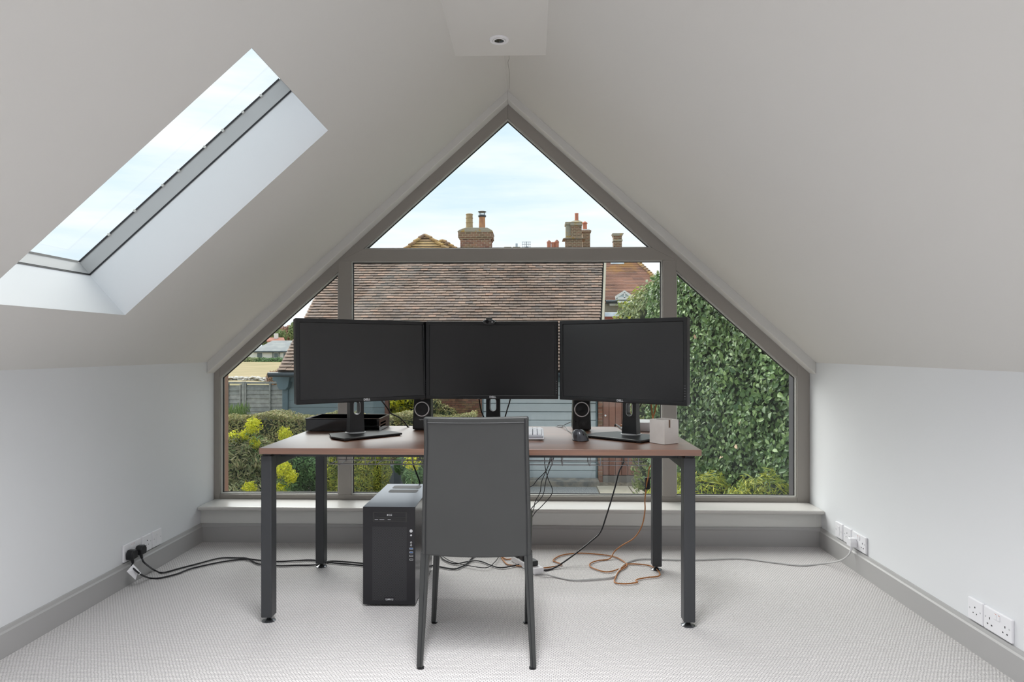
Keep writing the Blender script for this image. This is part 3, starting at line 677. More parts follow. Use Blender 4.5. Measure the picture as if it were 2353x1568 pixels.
vr.voronoi_dimensions = '2D'
fbox('intake_mesh', 855.5, 1211, 934, 1381, mm, .0004)
fbox('badge', 883, 1372, 907, 1383, case_m, .0008)
lt = text_mb('LIAN LI', .0105, .0003, .0004); p = TF(895, 1378); xform(lt, Matrix.Translation((p.x, ty0-.0012, p.z)) @ FACE); lt.build('badge_lettering', silver_m, t)
for x, y, r_, m_ in ((944.8, 1220.6, .0068, silver_m), (944.8, 1230.5, .004, silver_m), (944.8, 1247, .004, silver_m), (944.8, 1253.6, .004, silver_m)):
    p = TF(x, y); b_ = MB().cyl((p.x, ty0-.0025, p.z), (p.x, ty0+.001, p.z), r_, n=20).build('power_button' if r_ > .005 else 'reset_button' if y < 1240 else 'audio_jack', m_, t)
    if y > 1240: MB().cyl((p.x, ty0-.0028, p.z), (p.x, ty0-.002, p.z), .0022, n=12).build('hole', gloss_m, b_)
for y, m_ in ((1261.5, blue_m), (1270, blue_m), (1278, gloss_m), (1286.5, gloss_m)):
    f_ = fbox('port', 941, y-2, 949, y+1.8, silver_m, .0006); p = TF(941.8, y-1.2); q_ = TF(948.6, y+1); MB().box(p.x, q_.x, ty0-.001, ty0, q_.z, p.z).build('port_tongue', m_, f_)
for xa, xb, ya, yb in (((894.5, 957), 0, 1115.5, 1126) if 0 else (0, 0, 0, 0),): pass
for (ya, yb) in ((3.29, 3.355), (3.385, 3.455)):
    o_ = []
    for qx, qy, a0 in ((1, 1, 0), (-1, 1, 90), (-1, -1, 180), (1, -1, 270)):
        for k in range(5): a = R(a0+22.5*k); o_.append(((tx0+tx1)/2+qx*(.070-.014)+.014*math.cos(a), (ya+yb)/2+qy*((yb-ya)/2-.014)+.014*math.sin(a), tz1+.0012))
    MB().prism(o_, (0, 0, .0012)).build('top_vent', mat('vent_mesh', (58, 60, 66), .6), t)
for x in (tx0+.03, tx1-.03):
    for y in (ty0+.05, ty1-.05): MB().cyl((x, y, 0), (x, y, tz0), .015, n=16).build('foot', black_m, t)

# ============================================================= SOCKETS
def plate(wallx, ya, yb, kind, label, zlo=.1135, zhi=.1965, name='wall_socket'):
    s = 1 if wallx < 0 else -1; t = thing(name, (wallx, (ya+yb)/2, zlo), label, 'socket')
    def B(nm, y0, y1, z0, z1, d0, d1, m, par=None, bev=0): return MB().box(wallx+s*d0, wallx+s*d1, y0, y1, z0, z1).build(nm, m, par or t, bevel=bev)
    B('face_plate', ya, yb, zlo, zhi, 0, .011, white_m, bev=.0035)
    yc, zc_ = (ya+yb)/2, (zlo+zhi)/2
    def hole(y, z, w, h, nm='pin_hole'): return B(nm, y-w/2, y+w/2, z-h/2, z+h/2, .0105, .0113, gloss_m)
    def scr(y, z): MB().cyl((wallx+s*.0105, y, z), (wallx+s*.0116, y, z), .0032, n=12).build('screw', silver_m, t)
    if kind == 'double':
        for yy in (-.032, .032):
            for dz, dy, w, h in ((.012, 0, .004, .008), (-.010, -.011, .007, .0045), (-.010, .011, .007, .0045)): hole(yc+yy*1.25+dy, zc_-.008+dz, w, h)
        for dy in (-.009, .009): B('rocker_switch', yc+dy-.0065, yc+dy+.0065, zc_+.012, zc_+.030, .0105, .0135, white_m, bev=.001); B('switch_mark', yc+dy-.004, yc+dy+.004, zc_+.0302, zc_+.0315, .0108, .0116, mat('red_mark', (190, 110, 90), .5))
        scr(yc-.062, zc_+.004); scr(yc+.062, zc_+.004)
    elif kind == 'round':
        for dy, dz, r_ in ((0, .012, .0032), (-.010, -.010, .0024), (.010, -.010, .0024)):
            MB().cyl((wallx+s*.0105, yc+dy, zc_+dz), (wallx+s*.0113, yc+dy, zc_+dz), r_, n=12).build('pin_hole', gloss_m, t)
        scr(yc-.030, zc_+.002); scr(yc+.030, zc_+.002)
    else:
        B('jack_module', yc-.0115, yc+.0115, zc_-.024, zc_+.024, .0105, .0125, white_m, bev=.001); hole(yc, zc_-.008, .012, .013, 'data_jack')
        MB().cyl((wallx+s*.012, yc, zc_+.014), (wallx+s*.0128, yc, zc_+.014), .002, n=10).build('indicator', silver_m, t); scr(yc-.030, zc_); scr(yc+.030, zc_)
    return t
plate(XL, 3.198, 3.345, 'double', 'white double socket on the left wall with two black plugs in it')
plate(XL, 3.352, 3.438, 'round', 'white single round-pin socket in the middle of the left wall row')
plate(XL, 3.446, 3.530, 'data', 'white data socket nearest the window on the left wall')
plate(XR, 3.69, 3.774, 'data', 'white data socket nearest the window on the right wall')
plate(XR, 3.592, 3.677, 'round', 'white single round-pin socket in the far row of the right wall')
plate(XR, 3.434, 3.580, 'double', 'white double socket on the right wall holding a white plug')
plate(XR, 2.556, 2.642, 'round', 'white single round-pin socket in the near row of the right wall')
plate(XR, 2.404, 2.550, 'double', 'white double socket with nothing plugged in, nearest on the right wall')

# ============================================================= CABLES
def fl(pts, z=.0065): return [atZ(x, y, z) for x, y in pts]
def hang(pts, Y0, Y1): n = len(pts); return [atY(x, y, Y0+(Y1-Y0)*k/(n-1)) for k, (x, y) in enumerate(pts)]
def cable(name, pts, r, m, label, cat='cable', sub=6, n=7):
    t = thing(name, tuple(pts[0]), label, cat); c = MB().tube(pts, r, n, sub).build('cord', m, t, smooth_=True); return t
def plug(par, wallx, y, z, m):
    s = 1 if wallx < 0 else -1
    b_ = MB().prism([(wallx+s*.0115, y-.024, z-.018), (wallx+s*.0115, y+.024, z-.018), (wallx+s*.0115, y+.026, z+.010), (wallx+s*.0115, y+.012, z+.026), (wallx+s*.0115, y-.012, z+.026), (wallx+s*.0115, y-.026, z+.010)], (s*.034, 0, 0)).build('plug', m, par, bevel=.005, seg=3)
    MB().cyl((wallx+s*.028, y, z-.016), (wallx+s*.034, y, z-.040), .0085, .005, n=12).build('strain_relief', m, b_)
    return Vector((wallx+s*.034, y, z-.040))
pz = .142
e1 = Vector((XL+.034, 3.232, pz-.04)); e2 = Vector((XL+.034, 3.308, pz-.04))
ptsA = [e2, atX(332, 1294, XL+.09)]+fl([(355, 1311), (374, 1316.7), (408, 1308), (446, 1298), (503, 1283.6), (545, 1282.7), (569, 1284), (583, 1292), (598, 1297), (640, 1300.5), (679, 1299.5), (731, 1298), (763, 1290), (833, 1295), (860, 1297)])
t = cable('power_cable', ptsA, .0042, cable_m, 'black power cable from the left wall plug nearer the window to the tower'); plug(t, XL, 3.308, pz, black_m)
ptsB = [e1, atX(304, 1303, XL+.06), atX(321, 1319, XL+.10)]+fl([(344, 1329), (370, 1328.5), (408, 1319), (440, 1307), (503, 1293), (541, 1287.5), (564, 1285.5)], .0065)+fl([(570, 1285)], .011)+fl([(598, 1288.4), (638, 1291), (679, 1289), (720, 1288), (765, 1294), (833, 1300), (862, 1303)])
t = cable('power_cable', ptsB, .0042, cable_m, 'black power cable with a white tag, from the left wall plug farther from the window'); plug(t, XL, 3.232, pz, black_m)
pa, pb = atX(304, 1302, XL+.062), atX(322, 1320, XL+.102)
MB().tube([pa, pb], .0062, 8, 1).build('sleeve', white_m, t)
q1, q2, q3, q4 = atX(306, 1297, XL+.063), atX(319, 1311, XL+.085), atX(311, 1333, XL+.08), atX(291, 1314, XL+.06)
MB().prism([q1, q2, q3, q4], (.0008, -.0008, 0)).build('tag', white_m, t)
# floor cables behind the chair
cable('power_cable', fl([(962, 1296), (999, 1300.7), (1041, 1308), (1060, 1303), (1073, 1296), (1087, 1281), (1094, 1276)]), .0042, cable_m, 'thick black cable running from the tower behind the left chair leg')
cable('power_cable', fl([(1008, 1268), (1012, 1277), (1020, 1287), (1045, 1296), (1070, 1292), (1094, 1289), (1110, 1292), (1125, 1298), (1150, 1305), (1185, 1299.6), (1200, 1296)], .0075), .0036, cable_m, 'black cable snaking over the carpet under the chair to the power strip')
cable('thin_cable', fl([(1017, 1279), (1038, 1291), (1080, 1301), (1118, 1305), (1136, 1293), (1147, 1279), (1152, 1270)], .012), .0022, cable_m, 'thin black cable looping on the carpet beneath the chair seat')
# brown fabric cord: loops on the floor, up over the desk's rear edge to the lamp base
up = hang([(1412, 1268), (1429, 1254), (1457, 1236.7), (1475, 1209), (1482, 1174), (1482, 1149), (1486, 1112), (1489, 1098.6), (1492, 1076), (1499, 1050)], 3.72, 3.63)
fl1 = fl([(1180, 1284), (1164, 1286), (1152, 1279), (1158, 1290), (1168, 1298), (1192, 1301), (1237, 1306.6), (1289, 1299), (1280, 1293), (1271, 1288), (1289, 1277), (1324, 1272), (1359, 1273), (1408, 1279), (1433, 1291), (1440, 1301), (1422, 1313.6), (1415, 1327), (1413, 1339), (1436, 1342), (1464, 1338.8), (1462, 1333), (1485, 1328), (1512, 1325), (1516, 1318), (1506, 1306.6), (1485, 1299), (1443, 1297), (1426, 1306.6), (1394, 1315), (1360, 1305), (1356, 1296), (1373, 1289), (1400, 1285)], .0062)
pz2 = [Vector((.475, 3.61, .70)), Vector((.478, 3.60, .735)), Vector((.49, 3.40, .732)), Vector((.525, 3.22, .733)), Vector((.555, 3.12, .745)), atY(1500, 966, 3.09), atY(1498, 945, 3.09), atY(1496, 925, 3.09), atY(1495, 905, 3.10), Vector((.556, 3.11, .96)), atY(1511, 905, 3.10), atY(1509, 925, 3.08), atY(1505, 945, 3.06), atY(1501, 966, 3.03), Mc @ Vector((s_*.5, s_*.62, .09)), Mc @ Vector((s_/2, s_/2, .03))]
t = cable('lamp_cord', fl1+up+pz2, .0034, orange_m, 'copper-brown fabric lamp cord looping on the carpet and up behind the desk', 'cord')
sp, sq = atY(1487.5, 1125, 3.67), atY(1487.5, 1098, 3.66)
MB().box(sp.x-.013, sp.x+.013, sp.y-.010, sp.y+.010, sp.z, sq.z).build('inline_switch', black_m, t, bevel=.003)
cable('power_cable', [atZ(1225, 1303, .02)]+fl([(1249, 1311)])+fl([(1275, 1305)], .0075)+[atY(x, y, Y) for x, y, Y in ((1317, 1277, 3.60), (1359, 1243.7, 3.64), (1380, 1222.7, 3.65), (1394, 1184, 3.66), (1412, 1125, 3.66), (1422, 1086, 3.65), (1433, 1052, 3.62))]+[Vector((.44, 3.61, .72)), Vector((.45, 3.58, .733)), Vector((.455, 3.4, .733)), Vector((.456, 3.24, .76))], .0042, cable_m, 'thick black cord sweeping from the floor strip up behind the right monitor')
# white extension lead and strip
lead = fl([(1243, 1317)], .018)+fl([(1272, 1325), (1317, 1333.5), (1359, 1332), (1408, 1327), (1420, 1314), (1436, 1296), (1464, 1286), (1499, 1285), (1551, 1287), (1604, 1287), (1700, 1284), (1770, 1292), (1840, 1299.7), (1894, 1295.6)], .0055)+[atX(1930, 1289, XR-.085), atX(1949, 1276.5, XR-.05), Vector((XR-.034, 3.541, pz-.04))]
ptp = thing('extension_lead', tuple(atZ(1215, 1300, 0)), 'white extension lead with a socket strip behind the right chair leg', 'extension lead')
MB().tube(lead, .0042, 7, 6).build('cord', wcable_m, ptp, smooth_=True); plug(ptp, XR, 3.541, pz, white_m)
A_, B_ = Vector((-.085, 3.66, 0)), Vector((.038, 3.435, 0)); dv = (B_-A_).normalized(); pv = Vector((-dv.y, dv.x, 0))
Ms = Matrix(((dv.x, pv.x, 0, A_.x), (dv.y, pv.y, 0, A_.y), (0, 0, 1, 0), (0, 0, 0, 1))); Ls = (B_-A_).length
strip = MB().box(0, Ls, -.028, .028, 0, .032, Ms).build('socket_strip', white_m, ptp, bevel=.005)
for k in range(3): MB().box(.03+.07*k-.008, .03+.07*k+.008, -.02, -.012, .0315, .0325, Ms).build('pin_hole', gloss_m, strip)
def blk(lbl, x0, x1, y0, y1, z0, z1, cat='plug'): 
    p = Ms @ Vector(((x0+x1)/2, (y0+y1)/2, z0)); return solo('plug_adapter', MB().box(x0, x1, y0, y1, z0, z1, Ms), black_m, tuple(p), lbl, cat, bevel=.004)
blk('black plug adapter standing at the far end of the white socket strip', .012, .060, -.026, .022, .0325, .085)
blk('black plug in the middle of the white socket strip', .085, .125, -.024, .024, .0325, .060)
blk('black plug at the near end of the white socket strip by the chair leg', .170, .220, -.030, .016, .0325, .058)
# thin leads dropping from the wire tray
lbs = ['leftmost of the thin black leads hanging under the desk beside the chair', 'thin black lead with a double bend hanging beside the chair, second from the left', 'thin black lead hanging beside the chair, third from the left', 'thin black lead bowing out to the right beside the chair back']
for L_, lb in zip(([(1265, 1050), (1262, 1062), (1254, 1083), (1235, 1102.7), (1225, 1115.6), (1214, 1123), (1195, 1150)], [(1269, 1050), (1254, 1085), (1244.6, 1107.5), (1241, 1131.7), (1230, 1152.7), (1225, 1173.7), (1205, 1230), (1192, 1270)],
                   [(1273, 1050), (1267, 1070), (1256, 1098), (1249.4, 1133), (1239.8, 1149.5), (1220, 1171), (1198, 1215), (1188, 1265)], [(1251, 1050), (1252.7, 1073.6), (1259, 1099.4), (1268.8, 1123.7), (1265.6, 1139.8), (1244.6, 1164), (1225, 1185), (1200, 1240), (1190, 1272)]), lbs):
    cable('thin_cable', hang(L_, 3.42, 3.56), .0022, cable_m, lb)
cable('power_cable', [atY(945, 1040, 3.42)]+hang([(947, 1049), (949.6, 1068), (957, 1087), (964.5, 1109), (968, 1130)], 3.45, 3.53), .004, cable_m, 'black cable dropping from the desk into the back of the tower')
cable('power_cable', hang([(872, 916), (880, 925), (890, 938), (899, 951), (916, 959), (930, 972)], 3.24, 3.52)+[atZ(937, 981, DZ+.004), Vector((-.617, 3.61, DZ-.03)), Vector((-.6, 3.63, .60))], .0036, cable_m, 'black cable curving from the left monitor over the rear edge of the desk')
cable('power_cable', hang([(1099, 905), (1102, 925), (1106, 945), (1113, 962), (1125, 985)], 3.42, 3.5), .0034, cable_m, 'black cable hanging left of the centre monitor stand')
cable('power_cable', hang([(1175, 900), (1172, 920), (1166, 940), (1160, 960), (1150, 985)], 3.42, 3.5), .0034, cable_m, 'black cable hanging right of the centre monitor stand')
cable('power_cable', hang([(1474, 905), (1476, 918), (1474, 928), (1466, 942), (1455, 960)], 3.2, 3.3), .003, cable_m, 'short black cable showing right of the right monitor stand')
cable('thin_cable', [Vector((.21, 3.10, DZ+.014)), atZ(1306, 991, DZ+.003), atZ(1300, 983, DZ+.012), atZ(1293, 978, DZ+.012), atZ(1284, 978, DZ+.004), Vector((.13, 3.6, DZ-.01)), Vector((.13, 3.61, .66))], .0018, cable_m, 'thin mouse lead running back over the desk edge')
cable('thin_cable', [atY(1318, 968, 3.45), atZ(1305, 973, DZ+.012), atZ(1293, 979, DZ+.006), atZ(1290, 982, DZ+.004), Vector((.11, 3.6, DZ-.01)), Vector((.11, 3.61, .66))], .0018, cable_m, 'thin black lead from the back of the knobbed speaker over the desk edge')

# ============================================================= OUTSIDE
GZ, BZ = -1.55, -1.30
struct('ground', MB().add([(-60, 4.4, GZ), (60, 4.4, GZ), (60, 22, GZ), (-60, 22, GZ)], [(0, 1, 2, 3)]).box(-60, 60, 4.3, 22, GZ-.3, GZ-.01), soil_m)
# rising field beyond the fence
fm = MB()
ys = [20, 35, 55, 75, 92, 130, 200]; zs = [GZ-.02, -1.35, -1.0, -.62, -.22, .2, 1.0]
xs = [-150+10*i for i in range(31)]
for j, y in enumerate(ys):
    for i, x in enumerate(xs): fm.v.append((x, y, (-2.05 if (x > -9 and y < 50) or (x > -15 and 50 < y < 60) else zs[j]+random.uniform(-.05, .05))))
for j in range(len(ys)-1):
    for i in range(len(xs)-1): a = j*len(xs)+i; fm.f.append((a, a+1, a+len(xs)+1, a+len(xs)))
struct('field', fm, field_m)
struct('planting_bed', MB().box(-6, -.2, 8.3, 12.95, GZ-.1, BZ), soil_m)
struct('gravel_strip', MB().box(-.2, 1.25, 10.5, 13.3, GZ-.05, GZ+.015), gravel_m)
pv_ = sempty('paving')
for i in range(4):
    for j in range(3):
        if i == 3 and j > 1: continue
        MB().box(1.27+.62*i, 1.88+.62*i-.012+0, 11.7+.55*j, 12.24+.55*j, GZ-.05, GZ+.03).build('paving_slab', slab_m, pv_, bevel=.006)

# ---- foliage
def leafarr(C, Dr, Up, L, Wd, fold=.25, rnd=False):
    """C centres, Dr leaf axes, Up approximate normals -> verts and faces of folded leaves"""
    n = len(C); Dr = Dr/np.linalg.norm(Dr, axis=1, keepdims=True); S = np.cross(Dr, Up); S /= np.linalg.norm(S, axis=1, keepdims=True)+1e-9
    U = np.cross(S, Dr); L = L[:, None]; Wd = Wd[:, None]
    def pt(a, b, c): return C+Dr*L*a+S*Wd*b+U*(Wd*fold*c)
    if rnd:
        V = np.stack([pt(-.5, 0, 0), pt(-.25, .40, .8), pt(.12, .47, .9), pt(.5, 0, -.3), pt(.12, -.47, .9), pt(-.25, -.40, .8), pt(-.22, 0, 0), pt(.14, 0, .1)], 1).reshape(-1, 3); k = np.arange(len(C))[:, None]*8
        Fc = np.concatenate([k+np.array([t_]) for t_ in ((0, 6, 1), (1, 6, 7), (1, 7, 2), (2, 7, 3), (0, 5, 6), (5, 7, 6), (5, 4, 7), (4, 3, 7))], 0)
    else:
        V = np.stack([pt(-.5, 0, 0), pt(0, .5, 1), pt(.5, 0, -.3), pt(0, -.5, 1), pt(0, 0, 0)], 1).reshape(-1, 3); k = np.arange(len(C))[:, None]*5
        Fc = np.concatenate([k+np.array([t_]) for t_ in ((0, 4, 1), (1, 4, 2), (0, 3, 4), (4, 3, 2))], 0)
    return V, Fc
def meshnp(name, V, Fc, m):
    me = bpy.data.meshes.new(name); me.vertices.add(len(V)); me.vertices.foreach_set('co', np.asarray(V, dtype=np.float32).ravel())
    k = Fc.shape[1]; me.loops.add(len(Fc)*k); me.loops.foreach_set('vertex_index', Fc.astype(np.int32).ravel())
    me.polygons.add(len(Fc)); me.polygons.foreach_set('loop_start', np.arange(0, len(Fc)*k, k, dtype=np.int32)); me.update(calc_edges=True); me.materials.append(m); return me
rng = np.random.default_rng(5)
def stuffleaves(name, parent, C, Nn, L, W, m, droop=.3, spread=1.0, rnd=False):
    n = len(C); Dr = rng.normal(size=(n, 3))*spread; Dr[:, 2] -= droop; Dr -= Nn*(np.sum(Dr*Nn, 1, keepdims=True))*.7; Up = Nn+rng.normal(size=(n, 3))*.45
    V, Fc = leafarr(C-np.array(parent['_o']), Dr, Up, L*rng.uniform(.7, 1.25, n), W*rng.uniform(.75, 1.2, n), rnd=rnd)
    o = bpy.data.objects.new(name, meshnp(name, V, Fc, m)); COL.objects.link(o); o.parent = parent; o['_o'] = parent['_o']; o['kind'] = 'stuff'; return o
def blob(c, r, n=2, amp=.12, seed=0):
    bm = bmesh.new(); bmesh.ops.create_icosphere(bm, subdivisions=n, radius=1); rs = random.Random(seed); m = MB()
    for v in bm.verts:
        k = 1+rs.uniform(-amp, amp); m.v.append((c[0]+v.co.x*r[0]*k, c[1]+v.co.y*r[1]*k, c[2]+v.co.z*r[2]*k))
    bm.verts.index_update(); m.f = [tuple(v.index for v in f.verts) for f in bm.faces]; bm.free(); return m
def onball(c, r, n, lo=.85, hi=1.08, zmin=-1, front=False):
    d = rng.normal(size=(n*3, 3)); d /= np.linalg.norm(d, axis=1, keepdims=True); d = d[d[:, 2] > zmin]
    if front: d = d[d[:, 1] < .35]
    d = d[:n]; k = rng.uniform(lo, hi, len(d))[:, None]
    lump = 1+.10*np.sin(d[:, :1]*9+c[0]*3)*np.sin(d[:, 2:]*8+c[1])
    return np.array(c)+d*np.array(r)*k*lump, d
def shrub(name, balls, n, L, W, m, label, cat='shrub', extra=None, group=None, droop=.3, spread=1.0, core=core_m, flower=None):
    """balls: (centre, radii); a stem, an inner mass and the leaves"""
    bx = sum(b[0][0] for b in balls)/len(balls); by = sum(b[0][1] for b in balls)/len(balls); zg = min(b[0][2]-b[1][2] for b in balls)
    t = thing(name, (bx, by, zg), label, cat, group)
    cm = MB(); Cs = []; Ns = []; tot = sum(b[1][0]*b[1][2] for b in balls)
    for k, (c, r) in enumerate(balls):
        q = blob(c, tuple(x*.86 for x in r), 2, .1, k); cm.add(q.v, q.f)
        a, d = onball(c, r, max(20, int(n*r[0]*r[2]/tot))); Cs.append(a); Ns.append(d)
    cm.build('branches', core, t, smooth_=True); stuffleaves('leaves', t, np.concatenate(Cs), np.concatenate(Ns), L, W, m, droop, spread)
    if extra: 
        a, d = onball(balls[0][0], balls[0][1], extra[0], .98, 1.15); stuffleaves('tips', t, a, d, L, W, extra[1], -.3, spread)
    return t

# ---- big evergreen hedge running away on the right
hA, hB = Vector((3.3, 5.2, 0)), Vector((1.62, 9.3, 0)); hd = (hB-hA); hl = hd.length; hd.normalize(); hn = Vector((-hd.y, hd.x, 0))
if hn.x > 0: hn = -hn
hedge = thing('hedge', ((hA.x+hB.x)/2+.3, 7.2, GZ), 'tall glossy broadleaved evergreen hedge filling the right window pane', 'hedge')
Hh = 2.02
hc = MB(); a0, b0 = hA-hn*.15, hB-hn*.15+hd*.0
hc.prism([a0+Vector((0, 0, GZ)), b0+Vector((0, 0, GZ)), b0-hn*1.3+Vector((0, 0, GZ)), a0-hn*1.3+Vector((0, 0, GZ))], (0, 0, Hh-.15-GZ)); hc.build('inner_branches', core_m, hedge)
def hpt(u, v, dpt):
    return np.array(hA)[None]+u[:, None]*np.array(hd)[None]*hl+np.array(hn)[None]*dpt[:, None]+np.stack([u*0, u*0, GZ+v*(Hh-GZ)], 1)
nL = 26000; u = rng.uniform(-.05, 1.02, nL); v = rng.uniform(.12, 1.03, nL); dp = rng.uniform(-.16, .06, nL)+.07*np.sin(u*31)*np.sin(v*23+u*9)
Cc = hpt(u, v, dp); Nn = np.repeat(np.array([[hn.x, hn.y, .25]]), nL, 0)
# top and far end
nT = 7000; u2 = rng.uniform(0, 1, nT); Ct = hpt(u2, np.ones(nT), -rng.uniform(0, 1.2, nT)); Ct[:, 2] += rng.uniform(-.12, .12, nT); Nt = np.repeat(np.array([[0, 0, 1.]]), nT, 0)
nE = 4500; Ce = hpt(np.full(nE, 1.0)+rng.uniform(-.01, .03, nE), rng.uniform(.1, 1, nE), -rng.uniform(0, 1.3, nE)); Ne = np.repeat(np.array([[hd.x, hd.y, 0]]), nE, 0)
stuffleaves('foliage', hedge, np.concatenate([Cc, Ct, Ce]), np.concatenate([Nn, Nt, Ne]), .062, .038, laurel_m, .35, rnd=True)
leafm = []
for k in range(3):
    V, Fc = leafarr(np.zeros((1, 3)), np.array([[0, 1., -.1*k]]), np.array([[0, 0, 1.]]), np.array([.085]), np.array([.048+.004*k]), .18+.08*k, True); leafm.append(meshnp('leaf', V, Fc, laurel_m))
V, Fc = leafarr(np.zeros((1, 3)), np.array([[0, 1., 0]]), np.array([[0, 0, 1.]]), np.array([.07]), np.array([.04]), .2, True); pinkm = meshnp('leaf', V, Fc, pinkleaf_m)
for k in range(300):
    while True:
        uu, vv = random.uniform(.12, .78), random.uniform(.3, 1.0)
        p = Vector(hpt(np.array([uu]), np.array([vv]), np.array([random.uniform(.05, .12)]))[0]); break
    d = (Vector((random.gauss(0, 1), random.gauss(0, .6), random.gauss(-.5, .9)))); d -= hn*d.dot(hn)*.75; d.normalize()
    up = (hn+Vector((random.gauss(0, .4), random.gauss(0, .4), .35+random.gauss(0, .3)))); sdir = d.cross(up).normalized(); up = sdir.cross(d)
    Mx = Matrix(((sdir.x, d.x, up.x, p.x), (sdir.y, d.y, up.y, p.y), (sdir.z, d.z, up.z, p.z), (0, 0, 0, 1)))
    inst('leaf', pinkm if k % 26 == 0 else leafm[k % 3], hedge, Mx @ Matrix.Scale(random.uniform(.75, 1.1), 4))
tk = atY(1775, 1120, 6.6); MB().tube([(tk.x+.05, 6.9, GZ), (tk.x+.07, 6.9, -.9), (tk.x+.05, 7.0, -.5)], .07, 9, 4).build('trunk', bark_m, hedge, smooth_=True)
# undergrowth at its foot and the brighter shrubs at its far end
shrub('undergrowth', [((2.10, 6.25, -.45), (.36, .25, .44)), ((1.78, 7.0, -.58), (.34, .25, .44)), ((1.55, 7.6, -.75), (.3, .25, .5))], 9000, .085, .013, yg_m, 'yellow-green narrow-leaved undergrowth at the foot of the tall hedge', 'plant')
shrub('laurel_shrub', [((1.60, 10.3, 1.20), (.40, .4, .72)), ((1.86, 9.95, 1.55), (.42, .4, .62)), ((1.75, 9.9, .0), (.32, .4, 1.2)), ((1.28, 10.6, 1.05), (.22, .3, .50))], 9000, .075, .036, pale_m, 'pale broadleaved shrub at the far end of the tall hedge', extra=(900, yg_m))
# ---- clipped hedge on the left, shrubs and spurge in front
oh = thing('hedge', (-3.2, 12.4, BZ), 'low clipped olive-brown hedge in front of the lap fence and garage', 'hedge')
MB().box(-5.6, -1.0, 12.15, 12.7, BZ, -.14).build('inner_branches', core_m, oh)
nL = 15000; X = rng.uniform(-5.6, -1.0, nL); Z = rng.uniform(BZ, -.04, nL); Y = 12.13-rng.uniform(-.06, .05, nL)+.05*np.sin(X*7)*np.sin(Z*9)
nT = 9000; X2 = rng.uniform(-5.6, -1.0, nT); Z2 = -.09+.05*np.sin(X2*5)+rng.uniform(-.05, .045, nT); Y2 = rng.uniform(12.05, 12.75, nT)
stuffleaves('foliage', oh, np.concatenate([np.stack([X, Y, Z], 1), np.stack([X2, Y2, Z2], 1)]), np.concatenate([np.repeat([[0, -1., .2]], nL, 0), np.repeat([[0, -.3, 1.]], nT, 0)]), .062, .022, olive_m, .1)
def at2(x, y, Y): p = atY(x, y, Y); return (p.x, p.y, p.z)
shrub('shrub', [(at2(525, 1075, 8.8), (.40, .3, .42)), (at2(585, 1070, 9.0), (.36, .3, .34)), (at2(560, 1150, 8.7), (.5, .3, .3)), (at2(622, 1115, 9.1), (.20, .25, .45))], 17000, .085, .019, grey_m, 'straggly grey-green narrow-leaved shrub low in the left pane')
shrub('shrub', [(at2(672, 1075, 11.4), (.32, .3, .38)), (at2(700, 1095, 11.5), (.30, .3, .27)), (at2(745, 1080, 11.4), (.30, .3, .36))], 9000, .055, .026, green_m, 'dark green bushy shrub behind the left desk legs')
shrub('shrub', [(at2(768, 1090, 10.6), (.20, .25, .42)), (at2(842, 1070, 10.5), (.36, .3, .42)), (at2(820, 1110, 10.4), (.28, .3, .26)), (at2(870, 1110, 10.6), (.16, .2, .26))], 17000, .07, .015, yg_m, 'yellow-green feathery bush above and left of the computer tower', spread=1.2)
shrub('shrub', [(at2(950, 1098, 10.9), (.17, .2, .22)), (at2(925, 1070, 11.1), (.13, .2, .14))], 3600, .085, .011, green_m, 'small spiky blue-green plant beside the slate planter', spread=1.3)
shrub('shrub', [(at2(1022, 965, 12.9), (.30, .2, .26)), (at2(1000, 955, 12.9), (.18, .2, .34))], 2600, .06, .02, olive_m, 'brownish bush in front of the brick part of the garage')
shrub('flowering_shrub', [(at2(922, 932, 21), (.55, .4, .42)), (at2(900, 945, 21), (.4, .4, .3)), (at2(960, 950, 21), (.5, .4, .3))], 2600, .12, .05, yg_m, 'yellow-flowering shrub seen through the open garage bay, left of the left speaker', extra=(900, flower_m))
# grass tuft by the fence
gt = thing('grass_tuft', at2(545, 960, 13.6), 'tuft of long green grass at the foot of the fence', 'grass')
C = np.stack([rng.uniform(-4.95+-.9, -5.0, 420), rng.uniform(13.4, 13.8, 420), rng.uniform(-.25, .02, 420)], 1)
C = np.stack([rng.uniform(at2(524, 950, 13.6)[0], at2(566, 950, 13.6)[0], 420), rng.uniform(13.4, 13.8, 420), rng.uniform(-.42, -.02, 420)], 1)
V, Fc = leafarr(C-np.array(gt['_o']), np.stack([rng.normal(0, .25, 420), rng.normal(0, .2, 420), np.ones(420)], 1), np.repeat([[0, -1., 0]], 420, 0), rng.uniform(.16, .3, 420), np.full(420, .012))
o = bpy.data.objects.new('blades', meshnp('blades', V, Fc, blade_m)); COL.objects.link(o); o.parent = gt; o['kind'] = 'stuff'
